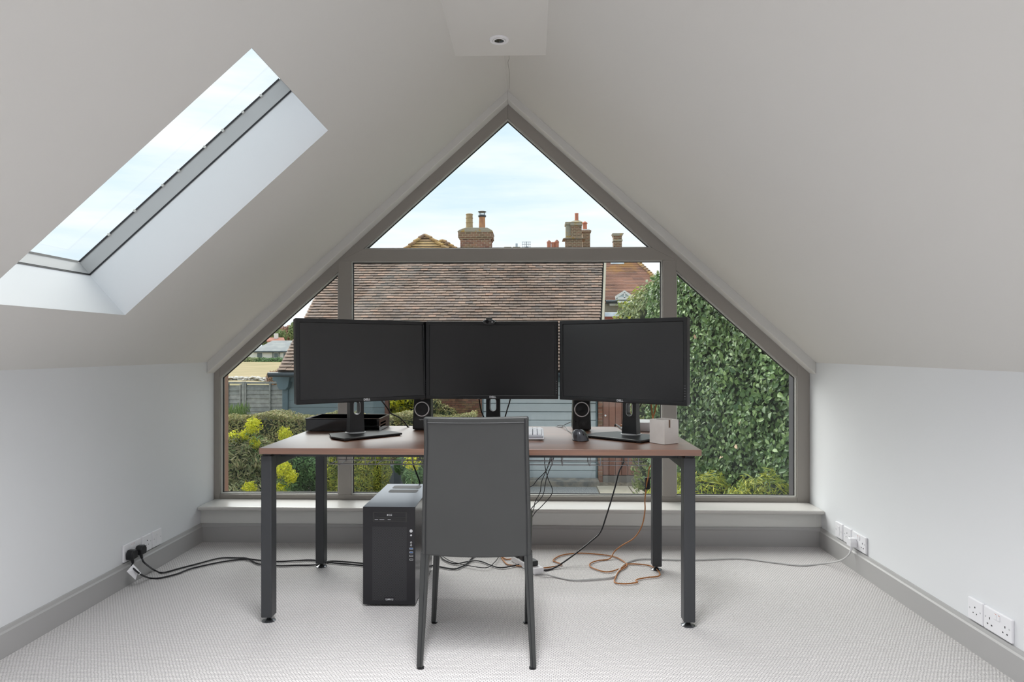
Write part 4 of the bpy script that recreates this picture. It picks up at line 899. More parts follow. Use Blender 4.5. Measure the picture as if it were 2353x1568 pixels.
# spurge with yellow heads
fls = [((538, 1011), 16, 7.6, 'large yellow spurge head at the left pane edge'), ((582, 978), 15, 7.8, 'tall yellow spurge head highest in the left pane'), ((563, 1000), 10, 7.9, 'small yellow spurge head left of the tallest one'),
       ((584, 1019), 11, 7.7, 'small yellow spurge head below the tallest one'), ((655, 999), 13, 7.9, 'yellow spurge head just above the left end of the desk'), ((651, 1078), 16, 7.5, 'yellow spurge head right of the front left desk leg, just under the desk'),
       ((668, 1096), 13, 7.5, 'yellow spurge head farthest right beside the front left desk leg'), ((647, 1126), 14, 7.4, 'lowest yellow spurge head beside the front left desk leg'), ((573, 1124), 13, 7.4, 'lowest yellow spurge head in the left pane'),
       ((947, 1062), 15, 9.5, 'yellow spurge head seen above the tower under the desk')]
for (px, py), rr_, Y, lb in fls:
    Y = Y if Y > 9 else 8.8 if py < 1025 else 8.35
    c = np.array(at2(px, py, Y)); rad = rr_*1.15*Y/F; gz = BZ
    t = thing('spurge', (c[0], c[1], gz), lb, 'plant', 'yellow spurge plants')
    MB().tube([(c[0]-.03, c[1], gz), (c[0]-.01, c[1]+.01, (gz+c[2])/2), tuple(c)], .007, 5, 3).build('stem', mat('spurge_stem', (110, 130, 70), .7) if 'spurge_stem' not in MATS else MATS['spurge_stem'], t)
    m = 560; d = rng.normal(size=(m, 3)); d /= np.linalg.norm(d, axis=1, keepdims=True); C = c+d*rad*rng.uniform(.5, 1.15, m)[:, None]*(1+.18*np.sin(d[:, :1]*7+px)*np.sin(d[:, 2:]*6))*np.array([1, 1, 1.05]); 
    st = stuffleaves('flower_head', t, C, d, rad*.26, rad*.22, flower_m, -.2)
    m = 90; C = np.stack([c[0]+rng.normal(0, rad*.5, m), c[1]+rng.normal(0, rad*.5, m), c[2]-rad-rng.uniform(0, rad*2.6, m)], 1); d = C-c; d[:, 2] = .2; d /= np.linalg.norm(d, axis=1, keepdims=True)+1e-6
    stuffleaves('leaves', t, C, d, rad*.9, rad*.16, green_m, .4)
pl = at2(912, 1080, 11.7); t = thing('planter', (pl[0], 11.7, BZ), 'dark slate planter behind the feathery bush', 'planter')
MB().box(pl[0]-.17, pl[0]+.17, 11.6, 11.8, BZ, -.85).build('panel', mat('slate_planter', (84, 92, 102), .6), t, bevel=.005)
for k in range(3): MB().box(pl[0]-.35+.24*k, pl[0]-.13+.24*k, 11.45, 11.55, BZ, BZ+.06).build('edging_brick', brick_m, t, bevel=.004)

# ---- garage
GY, EYv, RY = 13.9, 13.5, 16.8
E0, E1, R0, R1 = atY(638, 855, EYv), atY(1375, 855, EYv), atY(775, 584, RY), atY(1386, 584, RY)
gx0, gx1 = atY(652, 900, GY).x, atY(1382, 900, GY).x
gar = thing('garage', ((gx0+gx1)/2, GY, GZ), 'blue-grey boarded garage with a long clay-tiled roof straight outside the window', 'building')
ez = E0.z-.09
bxa, bxb, dxa, dxb = atY(889, 900, GY).x, atY(1107, 900, GY).x, atY(1108, 900, GY).x, atY(1372, 900, GY).x
gcm = mat('garage_core', (84, 98, 104), .8); MB().box(gx0+.06, atY(889, 900, GY).x, GY+.03, GY+.28, GZ, ez).build('wall_core', gcm, gar); MB().box(gx0+.06, gx0+.2, GY+.28, RY+2.8, GZ, ez).build('side_wall', gcm, gar); MB().box(atY(1112, 900, GY).x, gx1-.02, GY+.03, RY+2.8, GZ, ez).build('wall_core', gcm, gar)
MB().prism([(gx0+.06, GY+.1, ez), (gx0+.06, 2*RY-GY, ez), (gx0+.06, RY, R0.z-.12)], (gx1-gx0-.1, 0, 0)).build('roof_core', underlay_m, gar)
z = GZ+.08; k = 0
while z < ez-.05:
    h = .142
    MB().prism([(gx0+.06, GY, z), (gx0+.06, GY+.012, z+h+.01), (gx0+.06, GY+.03, z+h+.01), (gx0+.06, GY+.03, z)], (bxa-gx0-.06, 0, 0)).build('board', boards_m, gar)
    z += h
MB().box(gx0-.02, gx0+.10, GY-.04, GY+.06, GZ, ez).build('corner_post', bluetrim_m, gar, bevel=.01)
bp = [(gx0-.16, ez+.02), (gx0+.20, ez+.02), (gx0+.16, ez-.22), (gx0+.11, ez-.28), (gx0-.02, ez-.28), (gx0-.06, ez-.22), (gx0-.08, ez-.12), (gx0-.16, ez-.10)]
MB().prism([(x, GY-.20, z) for x, z in bp], (0, .22, 0)).build('eaves_bracket', bluetrim_m, gar, bevel=.01)
MB().box(gx0-.1, gx1, GY-.12, GY-.08, ez-.12, ez+.03).build('fascia_board', bluetrim_m, gar)
MB().box(atY(884, 900, GY-.04).x, atY(893, 900, GY-.04).x, GY-.05, GY+.02, GZ, ez-.1).build('door_post', mat('brown_post', (116, 84, 72), .7), gar, bevel=.004)
# brick house wall seen through the open bay
WY = 22.5; wxa, wxb = atY(978, 900, WY).x, atY(1112, 900, WY).x+.2
fw = thing('brick_wall', ((wxa+wxb)/2, WY, -2.0), 'old red brick wall seen through the open bay of the garage', 'wall')
MB().box(wxa, wxb, WY+.005, WY+.3, -2.05, .9).build('mortar', mortar_m, fw)
brm = tmpmesh('brick', MB().box(-.103, .103, 0, .05, 0, .062), brick_m)
zz = -1.98; row = 0; cnt = 0; restb = MB()
while zz < .82:
    x = wxa+(.11 if row % 2 else 0)
    while x+.2 < wxb:
        Mx = Matrix.Translation((x+.1+random.uniform(-.002, .002), WY-.010-random.uniform(0, .008), zz))
        if cnt < 300: inst('brick', brm, fw, Mx); cnt += 1
        else: restb.box(-.103, .103, 0, .05, 0, .062, Mx)
        x += .222
    zz += .0745; row += 1
restb.build('bricks', brick_m, fw, kind='stuff')
# up-and-over boarded door
z = GZ+.06
while z < ez-.12:
    MB().prism([(dxa+.03, GY-.02, z+.006), (dxa+.03, GY-.02, z+.160), (dxa+.03, GY+.01, z+.166), (dxa+.03, GY+.01, z)], (dxb-dxa-.06, 0, 0)).build('door_board', doorboards_m, gar)
    z += .170
MB().box(dxa, dxa+.03, GY-.03, GY+.03, GZ, ez-.1).build('door_frame', bluetrim_m, gar); MB().box(dxb-.03, dxb, GY-.03, GY+.03, GZ, ez-.1).build('door_frame', bluetrim_m, gar)
MB().box(dxa-.3, dxb, GY-.5, GY-.1, GZ-.02, GZ+.10).build('step', mat('garage_step', (150, 142, 130), .9, noise=((6, 6, 6), (112, 110, 108), .4, .6)), gar, bevel=.01)
MB().tube([(gx0-.16, EYv-.02, ez+.035), (gx1+.05, EYv-.02, ez+.035)], .05, 10, 1).build('gutter', darkgutter_m, gar, smooth_=True)
# tiles
SLP = (R0-E0); nrow = 43; th_ = math.atan2(R0.z-E0.z, RY-EYv); up_s = Vector((0, math.cos(th_), math.sin(th_))); nrm = Vector((0, -math.sin(th_), math.cos(th_))); slen = math.hypot(R0.z-E0.z, RY-EYv); gauge = slen/nrow
MB().prism([E0, E1, R1, R0], nrm*-.05).build('underlay', underlay_m, gar)
TL = gauge+.035
def tilebox(w): return MB().add([(-w/2, 0, .040), (w/2, 0, .040), (w/2, TL, 0), (-w/2, TL, 0), (-w/2, .001, .052), (w/2, .001, .052), (w/2, TL, .013), (-w/2, TL, .013)],
                [(0, 3, 2, 1), (4, 5, 6, 7), (0, 1, 5, 4), (1, 2, 6, 5), (2, 3, 7, 6), (3, 0, 4, 7)])
tw = .165; tm = tmpmesh('tile', tilebox(tw-.004), tile_m); rest = MB(); vis = []; tl_all = []
for j in range(nrow):
    f = j/nrow; xl = E0.x+(R0.x-E0.x)*f; xr = E1.x+(R1.x-E1.x)*f; y = EYv+(RY-EYv)*f; z = E0.z+(R0.z-E0.z)*f
    x = xl+(tw*.5 if j % 2 else 0)
    xsn = [(xl, xl+tw*.5)] if j % 2 else []
    while x < xr-.02: xsn.append((x, min(x+tw, xr))); x += tw
    for (a, b_) in xsn:
        c = Vector(((a+b_)/2, y, z)); jit = Matrix.Rotation(R(random.gauss(0, .9)), 4, 'Z') @ Matrix.Translation((0, random.gauss(0, .003), random.uniform(0, .006))) @ Matrix.Rotation(R(random.gauss(0, .7)), 4, 'X')
        Mx = Matrix(((1, up_s.x, nrm.x, c.x), (0, up_s.y, nrm.y, c.y), (0, up_s.z, nrm.z, c.z), (0, 0, 0, 1))) @ jit
        # does the eye see it past the monitors and frames?
        sx = 1221+(c.x)*F/c.y; sy = HY-(c.z-EYE)*F/c.y
        full = abs((b_-a)-tw) < .01
        seen = full and ((sy < 728 and sx > 812) or sx < 676 or (690 < sx < 770 and sy < 725)) and sx < 1375
        tl_all.append((c.y if seen else 99+c.y, b_-a, Mx, full))
tl_all.sort(key=lambda q: q[0])
for k, (_, w, Mx, full) in enumerate(tl_all):
    if k < 300 and full: inst('tile', tm, gar, Mx)
    else: q = tilebox(w-.004); rest.add(q.v, q.f, Mx)
rest.build('tiles', tile_m, gar, kind='stuff')
MB().prism([E1+Vector((.03, 0, -.12)), R1+Vector((.03, 0, -.12)), R1+Vector((.03, 0, .05)), E1+Vector((.03, 0, .05))], (.05, 0, 0)).build('bargeboard', mat('weathered_bargeboard', (176, 168, 150), .8), gar)
MB().prism([E1+Vector((-.3, .3, -.9)), R1+Vector((-.02, 0, -2.4)), R1+Vector((-.02, 0, -.1)), E1+Vector((-.02, .1, -.1))], (.06, 0, 0)).build('gable_end', mat('dark_gable', (64, 62, 66), .8), gar)
rt = MB().tube([R0+Vector((-.02, 0, .0)), R1+Vector((.05, 0, .0))], .07, 10, 1); rt.build('ridge_tiles', tile_m, gar)
# brick pier and brown boarded gates beside it
px0, px1 = atY(1374, 950, GY).x, atY(1384, 950, GY).x
pier = thing('brick_pier', ((px0+px1)/2, GY, GZ), 'narrow brick pier between the garage door and the brown gate', 'pier')
MB().box(px0+.004, px1-.004, GY-.05, GY+.1, GZ, .45).build('mortar', mortar_m, pier)
zz = GZ; pm = tmpmesh('brick', MB().box(-(px1-px0)/2, (px1-px0)/2, 0, .12, 0, .062), brick_m)
while zz < .40: inst('brick', pm, pier, Matrix.Translation(((px0+px1)/2, GY-.06, zz))); zz += .0735
gx, ge = atY(1385, 950, GY).x, atY(1500, 950, GY).x
gate = thing('gate', ((gx+ge)/2, GY, GZ), 'brown stained vertical-boarded gate with a round white knob', 'gate')
n = 8; wv = (ge-gx)/n
for k in range(n): MB().box(gx+wv*k+.004, gx+wv*(k+1)-.004, GY-.02, GY+.02, GZ+.14, .22).build('board', brown_door_m, gate, bevel=.003)
MB().box(gx-.0, ge, GY, GY+.05, .20, .30).build('head_rail', mat('gate_rail', (140, 92, 74), .6), gate); MB().box(gx, ge, GY+.02, GY+.06, GZ+.14, .22).build('backing', mat('gate_back', (70, 44, 38), .8), gate)
k_ = atY(1391, 955.5, GY-.03); MB().lathe([(.0, -.02), (.018, -.016), (.021, 0), (.012, .012)], k_, 16, 'y').build('knob', white_m, gate, smooth_=True)
MB().box(gx, ge, GY-.06, GY+.1, GZ, GZ+.13).build('threshold', mat('gate_sill', (134, 128, 122), .9), gate)
MB().box(ge+.02, ge+1.6, GY, GY+.2, GZ, .5).build('screen_wall', render_m, gate)

# ---- lap fence
FY = 15.6; fz1 = atY(600, 879, FY).z
fence = thing('fence', (atY(590, 900, FY).x, FY, GZ), 'weathered grey overlap-board fence panels left of the garage', 'fence')
def lap(xa, xb, ztop, par):
    n = 19; h = (ztop-.05-GZ)/n
    for k in range(n):
        z = GZ+h*k; w = [random.uniform(-.008, .008) for _ in range(5)]; m = MB(); N_ = 4
        for i in range(N_+1):
            x = xa+(xb-xa)*i/N_; m.v += [(x, FY-.022, z+w[i]), (x, FY+.006, z+h+.02), (x, FY+.014, z+h+.02), (x, FY-.010, z+w[i])]
        for i in range(N_):
            a = i*4; m.f += [(a, a+4, a+5, a+1), (a+3, a+2, a+6, a+7), (a, a+3, a+7, a+4), (a+1, a+5, a+6, a+2)]
        m.f += [(0, 1, 2, 3), (N_*4, N_*4+3, N_*4+2, N_*4+1)]
        m.build('slat', fence_m, par)
xs_ = [atY(q, 900, FY).x for q in (525, 557, 563, 620, 624, 700)]
px_ = atY(470, 900, FY).x
lap(px_, xs_[1], fz1-.04, fence); lap(xs_[2], xs_[5], fz1-.03, fence)
for xa, xb, zz in ((xs_[1]+.0, xs_[1]+.075, fz1+.02), (xs_[0]-.02, xs_[0]+.02, fz1-.03), (xs_[3], xs_[3]+.035, fz1-.02), (xs_[1]-.05, xs_[1]-.02, fz1-.05), (xs_[2]-.0, xs_[2]+.04, fz1-.02)):
    MB().box(xa, xb, FY-.05, FY+.02, GZ, zz).build('post', fence_m, fence, bevel=.004)
MB().box(px_, xs_[5], FY-.035, FY+.03, fz1-.03, fz1+.012).build('capping', fence_m, fence, bevel=.004)

# ---- beyond: debris, barn, red-roofed house, trees
def rubble(name, x0, x1, y0, y1, Y, n, sz, m, label, cat):
    p = atY((x0+x1)/2, (y0+y1)/2, Y); t = thing(name, tuple(p), label, cat)
    g = MB()
    for _ in range(n):
        q = atY(random.uniform(x0, x1), random.uniform(y0, y1), Y+random.uniform(-1, 1)); b_ = blob(q, (sz*random.uniform(.6, 1.6), sz, sz*random.uniform(.3, .6)), 1, .25, random.random()); g.add(b_.v, b_.f)
    g.build('stones', m, t, kind='stuff'); return t
rubble('flint_bank', 521, 612, 868, 880, 50, 240, .22, mat('flint', (206, 204, 198), .8, noise=((3, 3, 3), (150, 142, 130), .45, .6)), 'pale flint bank along the near edge of the field', 'stones')
BY = 90
bx_ = lambda q, y=800: atY(q, y, BY)
barn = thing('barn', tuple(atY(620, 830, BY)), 'low white rendered outbuilding with a grey slate roof across the field', 'building')
w0, w1 = bx_(568).x, bx_(760).x; bz0, bz1, bz2 = bx_(600, 831).z-.3, bx_(600, 808).z, bx_(600, 784).z
MB().box(w0, w1, BY, BY+7, bz0, bz1).build('wall', mat('white_render', (226, 226, 222), .8), barn)
xr0 = bx_(581).x
MB().prism([(xr0, BY-.3, bz1-.05), (w1, BY-.3, bz1-.05), (w1, BY+4, bz2), (bx_(600).x, BY+4, bz2)], (0, .05, .12)).build('roof_slope', slate_m, barn)
MB().prism([(xr0, BY+.1, bz1-.1), (bx_(600).x, BY+4, bz2-.05), (xr0, BY+8, bz1-.1)], (.2, 0, 0)).build('roof_hip', slate_m, barn)
MB().box(xr0, w1, BY-.38, BY-.28, bz1-.14, bz1-.02).build('gutter', darkgutter_m, barn)
for xa, xb, ya, yb in ((591.5, 603, 811.5, 823.5), (630.5, 639, 812, 822), (652, 660, 812, 822)):
    a, c = bx_(xa, ya), bx_(xb, yb); f_ = MB().box(a.x-.08, c.x+.08, BY-.06, BY+.02, c.z-.08, a.z+.08).build('window', whitewood_m, barn); MB().box(a.x, c.x, BY-.09, BY-.05, c.z, a.z).build('pane', mat('dark_pane', (96, 108, 112), .25) if 'dark_pane' not in MATS else MATS['dark_pane'], f_)
for q in (627.5, 641.5): a = bx_(q); MB().cyl((a.x, BY-.1, bz0), (a.x, BY-.1, bz1), .08, n=8).build('downpipe', slate_m, barn)
t = thing('house', tuple(atY(630, 800, 120)), 'red-roofed house just showing over the slate-roofed barn', 'building')
a, b_, c, d = atY(612, 786, 118), atY(654, 786, 118), atY(651, 778.5, 122), atY(614, 778.5, 122)
MB().prism([a, b_, c, d], (0, .2, .2)).build('roof', redtile_m, t); MB().box(a.x, b_.x, 118.5, 126, -.5, a.z).build('wall', whitewood_m, t)
c = atY(634, 778, 121); MB().box(c.x-.3, c.x+.3, 120.8, 121.4, c.z-.5, c.z+.9).build('chimney', whitewood_m, t)
def tree(label, px, py, Y, rx, rz, m, L=.5, n=1800, W=None):
    c = atY(px, py, Y); zf = .2+.8*(Y-130)/70; t = thing('tree', (c.x, c.y, zf), label, 'tree')
    MB().tube([(c.x, c.y, zf-.1), (c.x+.1, c.y, (zf+c.z)/2), (c.x, c.y, c.z)], rx*.07, 7, 3).build('trunk', bark_m, t)
    MB().add(*(lambda b: (b.v, b.f))(blob(tuple(c), (rx*.8, rx*.8, rz*.8), 2, .15, int(px)))).build('branches', mat('tree_core', (104, 118, 84), .95) if 'tree_core' not in MATS else MATS['tree_core'], t)
    a, d = onball(tuple(c), (rx, rx, rz), n, .75, 1.12); stuffleaves('leaves', t, a, d, L, W or L*.6, m, 0); return t
tree('green tree behind the red-roofed house, left of the russet trees', 626, 776, 135, 2.6, 1.9, farleaf_m)
tree('rounded green tree at the left beyond the field, largest', 640, 773, 150, 3.1, 1.5, farleaf_m)
tree('russet bare-twigged tree beyond the barn roof', 655, 770, 158, 2.9, 1.8, russet_m)
tree('russet tree half hidden by the garage roof', 672, 768, 143, 2.5, 1.7, russet_m)
tree('pale green tree top beside the edge of the left monitor', 684, 762, 130, 1.6, 1.8, farleaf_m)
for px, py, rx, lb in ((578, 827, 2.2, 'left'), (611, 828, 2.6, 'middle'), (646, 828, 2.5, 'right')):
    c = atY(px, py, 85); shrub('bush', [((c.x, 85, c.z-.35), (rx*.7, 1, .62))], 1500, .3, .12, pale_m if lb == 'left' else green_m, 'scrubby bush against the foot of the barn, %s of three' % lb, 'bush')
c = atY(628, 862, 38); shrub('russet_bush', [((c.x, 38, c.z-.2), (.42, .4, .42)), ((c.x+.25, 38.2, c.z-.05), (.3, .3, .4))], 900, .16, .03, russet_m, 'russet dead bush at the corner of the garage roof', 'bush', core=bark_m)

# ---- house on the right behind the garage
def roofstrip(name, parent, A, B, C, D_, rows, m, uneven=.004):
    """A-B eaves, D-C ridge: stepped courses joined in one part"""
    g = MB(); A, B, C, D_ = map(Vector, (A, B, C, D_)); nn = (B-A).cross(D_-A).normalized()
    if nn.z < 0: nn = -nn
    for j in range(rows):
        f0, f1 = j/rows, (j+1.25)/rows; f1 = min(f1, 1.0)
        a0, b0 = A.lerp(D_, f0), B.lerp(C, f0); a1, b1 = A.lerp(D_, f1), B.lerp(C, f1); n_ = max(1, int((b0-a0).length/.5)); off = random.random()*.5
        for i in range(n_):
            u0, u1 = i/n_, (i+1)/n_; l = random.uniform(0, uneven*6)
            p = [a0.lerp(b0, u0), a0.lerp(b0, u1), a1.lerp(b1, u1), a1.lerp(b1, u0)]
            g.add([p[0]+nn*(.035+l), p[1]+nn*(.035+l), p[2], p[3], p[0], p[1]], [(0, 1, 2, 3), (4, 5, 1, 0)])
    return g.build(name, m, parent, kind='stuff')
lred = varied('lichen_red_tile', [(152, 116, 102), (166, 126, 108), (136, 108, 98), (172, 132, 112)], .9, (.55, .3)); n_ = lred.node_tree
# ochre lichen patches
bb = n_.nodes['Principled BSDF']; src = bb.inputs['Base Color'].links[0].from_socket; q = N('ShaderNodeTexNoise', n_); q.inputs['Scale'].default_value = .9; q.inputs['Detail'].default_value = 4
gg = N('ShaderNodeNewGeometry', n_); r_ = N('ShaderNodeValToRGB', n_); r_.color_ramp.elements[0].position = .56; r_.color_ramp.elements[1].position = .70; mx = N('ShaderNodeMixRGB', n_); mx.inputs[2].default_value = lin((182, 140, 88))
n_.links.new(gg.outputs['Position'], q.inputs[0]); n_.links.new(q.outputs[0], r_.inputs[0]); n_.links.new(r_.outputs[0], mx.inputs[0]); n_.links.new(src, mx.inputs[1]); n_.links.new(mx.outputs[0], bb.inputs['Base Color'])
h1 = thing('house', (atY(1420, 700, 30).x, 32, GZ), 'house with a hipped red lichened tile roof right of the garage roof', 'building')
A, B, C_, D_ = atY(1250, 690, 30), atY(1556, 690, 30), atY(1434, 575, 34.2), atY(1250, 575, 34.2)
roofstrip('roof_tiles', h1, A, B, C_, D_, 46, lred, .001)
MB().prism([A, B, C_, D_], (0, .08, -.06)).build('roof_deck', underlay_m, h1)
MB().prism([B, (B.x+.2, 34.7, B.z), C_], (0, 0, -.08)).build('roof_hip', redtile_m, h1)
g = MB()
for k in range(26):
    f = k/26; p = B.lerp(C_, f); q = B.lerp(C_, f+.045); g.tube([p+Vector((0, 0, .09)), q+Vector((0, 0, .03))], .09, 6, 1)
g.build('hip_tiles', ochretile_m, h1, kind='stuff')
MB().box(A.x, B.x-.3, 30.3, 34.3, GZ, A.z-.1).build('wall', render_m, h1)
a, b_ = atY(1392, 694, 29.9), atY(1556, 694, 29.9); MB().tube([a, b_], .075, 8, 1).build('gutter', darkgutter_m, h1)
a, b_ = atY(1401, 695, 30.1), atY(1500, 702.5, 30.1); MB().box(a.x, b_.x, 30.1, 30.28, b_.z, a.z).build('fascia_board', whitewood_m, h1)
a, b_ = atY(1404, 598, 33.0), atY(1434, 609, 32.9)
MB().prism([atY(1403, 609.5, 32.85), atY(1434, 609.5, 32.85), atY(1434, 596, 33.2), atY(1403, 596, 33.2)], (0, -.02, .07)).build('roof_light', lead_m, h1)
# little white gable on the eaves
gy = 29.6; pk = atY(1435, 667, gy); gl_, gr_ = atY(1415, 680, gy), atY(1457, 682, gy); bl, br_ = atY(1417, 690, gy), atY(1453, 690, gy)
MB().prism([(bl.x, gy+.05, bl.z), (br_.x, gy+.05, br_.z), (br_.x, gy+.05, gr_.z), (pk.x, gy+.05, pk.z-.08), (bl.x, gy+.05, gl_.z)], (0, .9, 0)).build('dormer_cheek', mat('pale_dormer', (190, 204, 206), .6), h1)
for q in (gl_, gr_): MB().prism([(q.x, gy, q.z), (pk.x, gy, pk.z), (pk.x, gy, pk.z-.12), (q.x, gy, q.z-.12)], (0, .15, 0)).build('dormer_bargeboard', whitewood_m, h1)
MB().box(pk.x-.03, pk.x+.03, gy, gy+.05, gl_.z-.1, pk.z-.1).build('dormer_king_post', whitewood_m, h1); MB().box(gl_.x+.08, gr_.x-.08, gy, gy+.05, gl_.z-.16, gl_.z-.06).build('dormer_rail', whitewood_m, h1); MB().box(gl_.x+.08, gr_.x-.08, gy, gy+.05, gl_.z-.30, gl_.z-.22).build('dormer_rail', whitewood_m, h1)
# low lean-to with lead flashing in front
a, b_ = atY(1376, 719, 24), atY(1450, 729, 24); lt_ = thing('lean_to_roof', ((a.x+b_.x)/2, 23.5, GZ), 'low red-tiled lean-to with a lead flashing strip right of the garage', 'building')
MB().prism([(a.x, 24, b_.z), (b_.x, 24, b_.z), (b_.x, 24.1, a.z), (a.x, 24.1, a.z)], (0, .06, .02)).build('lead_flashing', lead_m, lt_)
q1, q2 = atY(1370, 745, 22.9), atY(1460, 745, 22.9); roofstrip('roof_tiles', lt_, q1, q2, (b_.x, 24, b_.z), (a.x, 24, b_.z), 7, redtile_m); MB().box(a.x, b_.x+.1, 23, 25, GZ, q1.z-.05).build('wall', render_m, lt_)

# ---- chimneys
def brickstack(par, x0, x1, y0, y1, z0, z1, real):
    if not real: return MB().box(x0, x1, y0, y1, z0, z1).build('stack', stackbrick_m, par)
    MB().box(x0+.01, x1-.01, y0+.01, y1, z0, z1).build('mortar', mortar_m, par); z = z0; r = 0
    while z < z1-.03:
        x = x0+(.0 if r % 2 else -.11)
        while x < x1-.02:
            a, b_ = max(x, x0), min(x+.21, x1)
            if b_-a > .04: MB().box(a+.004, b_-.006, y0-.004+random.uniform(-.004, .004), y0+.09, z+.004, min(z+.066, z1)).build('brick', brick_m, par)
            x += .222
        MB().box(x1-.09, x1+.003, y0+.11, y1, z+.004, min(z+.066, z1)).build('brick', brick_m, par); z += .078; r += 1
stackbrick_m = mat('stack_brickwork', (148, 120, 98), .9); n = stackbrick_m.node_tree; bt_ = N('ShaderNodeTexBrick', n); tcx = N('ShaderNodeTexCoord', n); sp_ = N('ShaderNodeSeparateXYZ', n); cb_ = N('ShaderNodeCombineXYZ', n); ad_ = N('ShaderNodeMath', n, operation='ADD')
bt_.inputs['Scale'].default_value = 1; bt_.inputs['Brick Width'].default_value = .23; bt_.inputs['Row Height'].default_value = .085; bt_.inputs['Mortar Size'].default_value = .010
bt_.inputs['Color1'].default_value = lin((138, 102, 82)); bt_.inputs['Color2'].default_value = lin((104, 86, 66)); bt_.inputs['Mortar'].default_value = lin((168, 156, 130))
n.links.new(tcx.outputs['Object'], sp_.inputs[0]); n.links.new(sp_.outputs[0], ad_.inputs[0]); n.links.new(sp_.outputs[1], ad_.inputs[1]); n.links.new(ad_.outputs[0], cb_.inputs[0]); n.links.new(sp_.outputs[2], cb_.inputs[1]); n.links.new(cb_.outputs[0], bt_.inputs[0]); n.links.new(bt_.outputs[0], n.nodes['Principled BSDF'].inputs['Base Color'])
h2 = thing('house', (atY(1090, 600, 29).x, 31, GZ), 'tile-roofed house hidden behind the garage, carrying the large chimney', 'building')
rz_ = atY(1090, 581, 28).z; rx0, rx1 = atY(1000, 600, 28).x-4, atY(1228, 600, 28).x
MB().box(rx0, rx1, 26.5, 33.5, GZ, rz_-2.6).build('wall', render_m, h2)
roofstrip('roof_tiles', h2, (rx0-.2, 26.3, rz_-2.8), (rx1+.2, 26.3, rz_-2.8), (rx1+.2, 29.6, rz_-.1), (rx0-.2, 29.6, rz_-.1), 24, redtile_m); MB().prism([(rx0, 26.4, rz_-2.85), (rx0, 33.4, rz_-2.85), (rx0, 29.6, rz_-.15)], (rx1-rx0, 0, 0)).build('roof_deck', underlay_m, h2)
CYv = 28; ch1 = thing('chimney', (atY(1092, 571, CYv).x, CYv, rz_-1.2), 'large lichened brick chimney with two pots, one capped by a black cowl', 'chimney')
X_ = lambda q, y=560, Y=28: atY(q, y, Y).x
Z_ = lambda y, q=1092, Y=28: atY(q, y, Y).z
x0, x1 = X_(1057.5), X_(1121); MBd = .95
brickstack(ch1, x0, x1+.12, CYv, CYv+MBd, rz_-1.2, Z_(549), True)
for (xa, xb, ya, yb, ov) in ((1055, 1130, 546, 549.5, .03), (1053, 1132, 533, 546.5, .06)):
    MB().box(X_(xa), X_(xb), CYv-ov, CYv+MBd+ov, Z_(yb), Z_(ya)).build('corbel', stackbrick_m, ch1, bevel=.01)
MB().prism([(X_(1051), CYv-.08, Z_(533)), (X_(1133.5), CYv-.08, Z_(535)), (X_(1131), CYv-.08, Z_(530)), (X_(1120), CYv-.08, Z_(524)), (X_(1070), CYv-.08, Z_(523.6)), (X_(1055), CYv-.08, Z_(529))], (0, MBd+.16, 0)).build('cap', lichen_m, ch1, bevel=.02)
def pot(par, xc, ya, yb, r, Y, m, rims=(), top='plain'):
    p0, p1 = atY(xc, yb, Y), atY(xc, ya, Y); o = MB().cyl((p0.x, Y+.2, p0.z-.05), (p0.x, Y+.2, p1.z), r, r*.92, 16).build('chimney_pot', m, par, smooth_=True)
    for y in rims: z = atY(xc, y, Y).z; MB().lathe([(r*.93, -.02), (r*1.08, 0), (r*.93, .03)], (p0.x, Y+.2, z), 18).build('rim', m, o, smooth_=True)
    return o, p0.x, p1.z
pot(ch1, 1077.5, 490, 524, .145, CYv, potb_m, (491.5, 499.5, 510))
o, x, z = pot(ch1, 1107, 496, 524, .135, CYv, mat('tan_pot', (190, 140, 98), .8, noise=((5, 5, 5), (160, 112, 82), .4, .7)))
cw = MB().lathe([(.15, -.02), (.165, .0), (.165, .04), (.15, .06)], (x, CYv+.2, z), 18); cw.build('cowl_collar', darkgutter_m, o)
for k in range(6): a = k*math.pi/3+.3; MB().cyl((x+.12*math.cos(a), CYv+.2+.12*math.sin(a), z+.05), (x+.12*math.cos(a), CYv+.2+.12*math.sin(a), z+.20), .012, n=6).build('cowl_rod', darkgutter_m, o)
MB().lathe([(.17, .19), (.17, .21), (.0, .26)], (x, CYv+.2, z), 18).build('cowl_cap', darkgutter_m, o)
# cluster of stacks on the right
CY2 = 36; Z2 = lambda y, q=1330: atY(q, y, CY2).z; X2 = lambda q: atY(q, 540, CY2).x
h3 = thing('house', (X2(1330), 39, GZ), 'house hidden behind the garage and transom, under the clustered chimneys', 'building')
r3 = Z2(578); MB().box(X2(1160), X2(1460), 35, 43, GZ, r3-2.6).build('wall', render_m, h3); MB().prism([(X2(1150), 34.6, r3-2.8), (X2(1150), 43.4, r3-2.8), (X2(1150), 39, r3-.05)], (X2(1470)-X2(1150), 0, 0)).build('roof', redtile_m, h3)
c2_ = thing('chimney', (X2(1320), CY2, r3-2), 'tall stepped brick chimney with one terracotta pot on top', 'chimney')
MB().box(X2(1300), X2(1338), CY2, CY2+.9, r3-2, Z2(550)).build('stack', stackbrick_m, c2_); MB().prism([(X2(1293), CY2-.1, Z2(549)), (X2(1346), CY2-.1, Z2(549)), (X2(1340), CY2-.1, Z2(547)), (X2(1300), CY2-.1, Z2(546.5))], (0, 1.1, 0)).build('shoulder_cap', lichen_m, c2_, bevel=.01)
MB().box(X2(1301), X2(1314), CY2+.25, CY2+.9, Z2(547), Z2(510)).build('stack', lichen_m, c2_); MB().box(X2(1312), X2(1337), CY2+.1, CY2+.8, Z2(547), Z2(510)).build('stack', stackbrick_m, c2_)
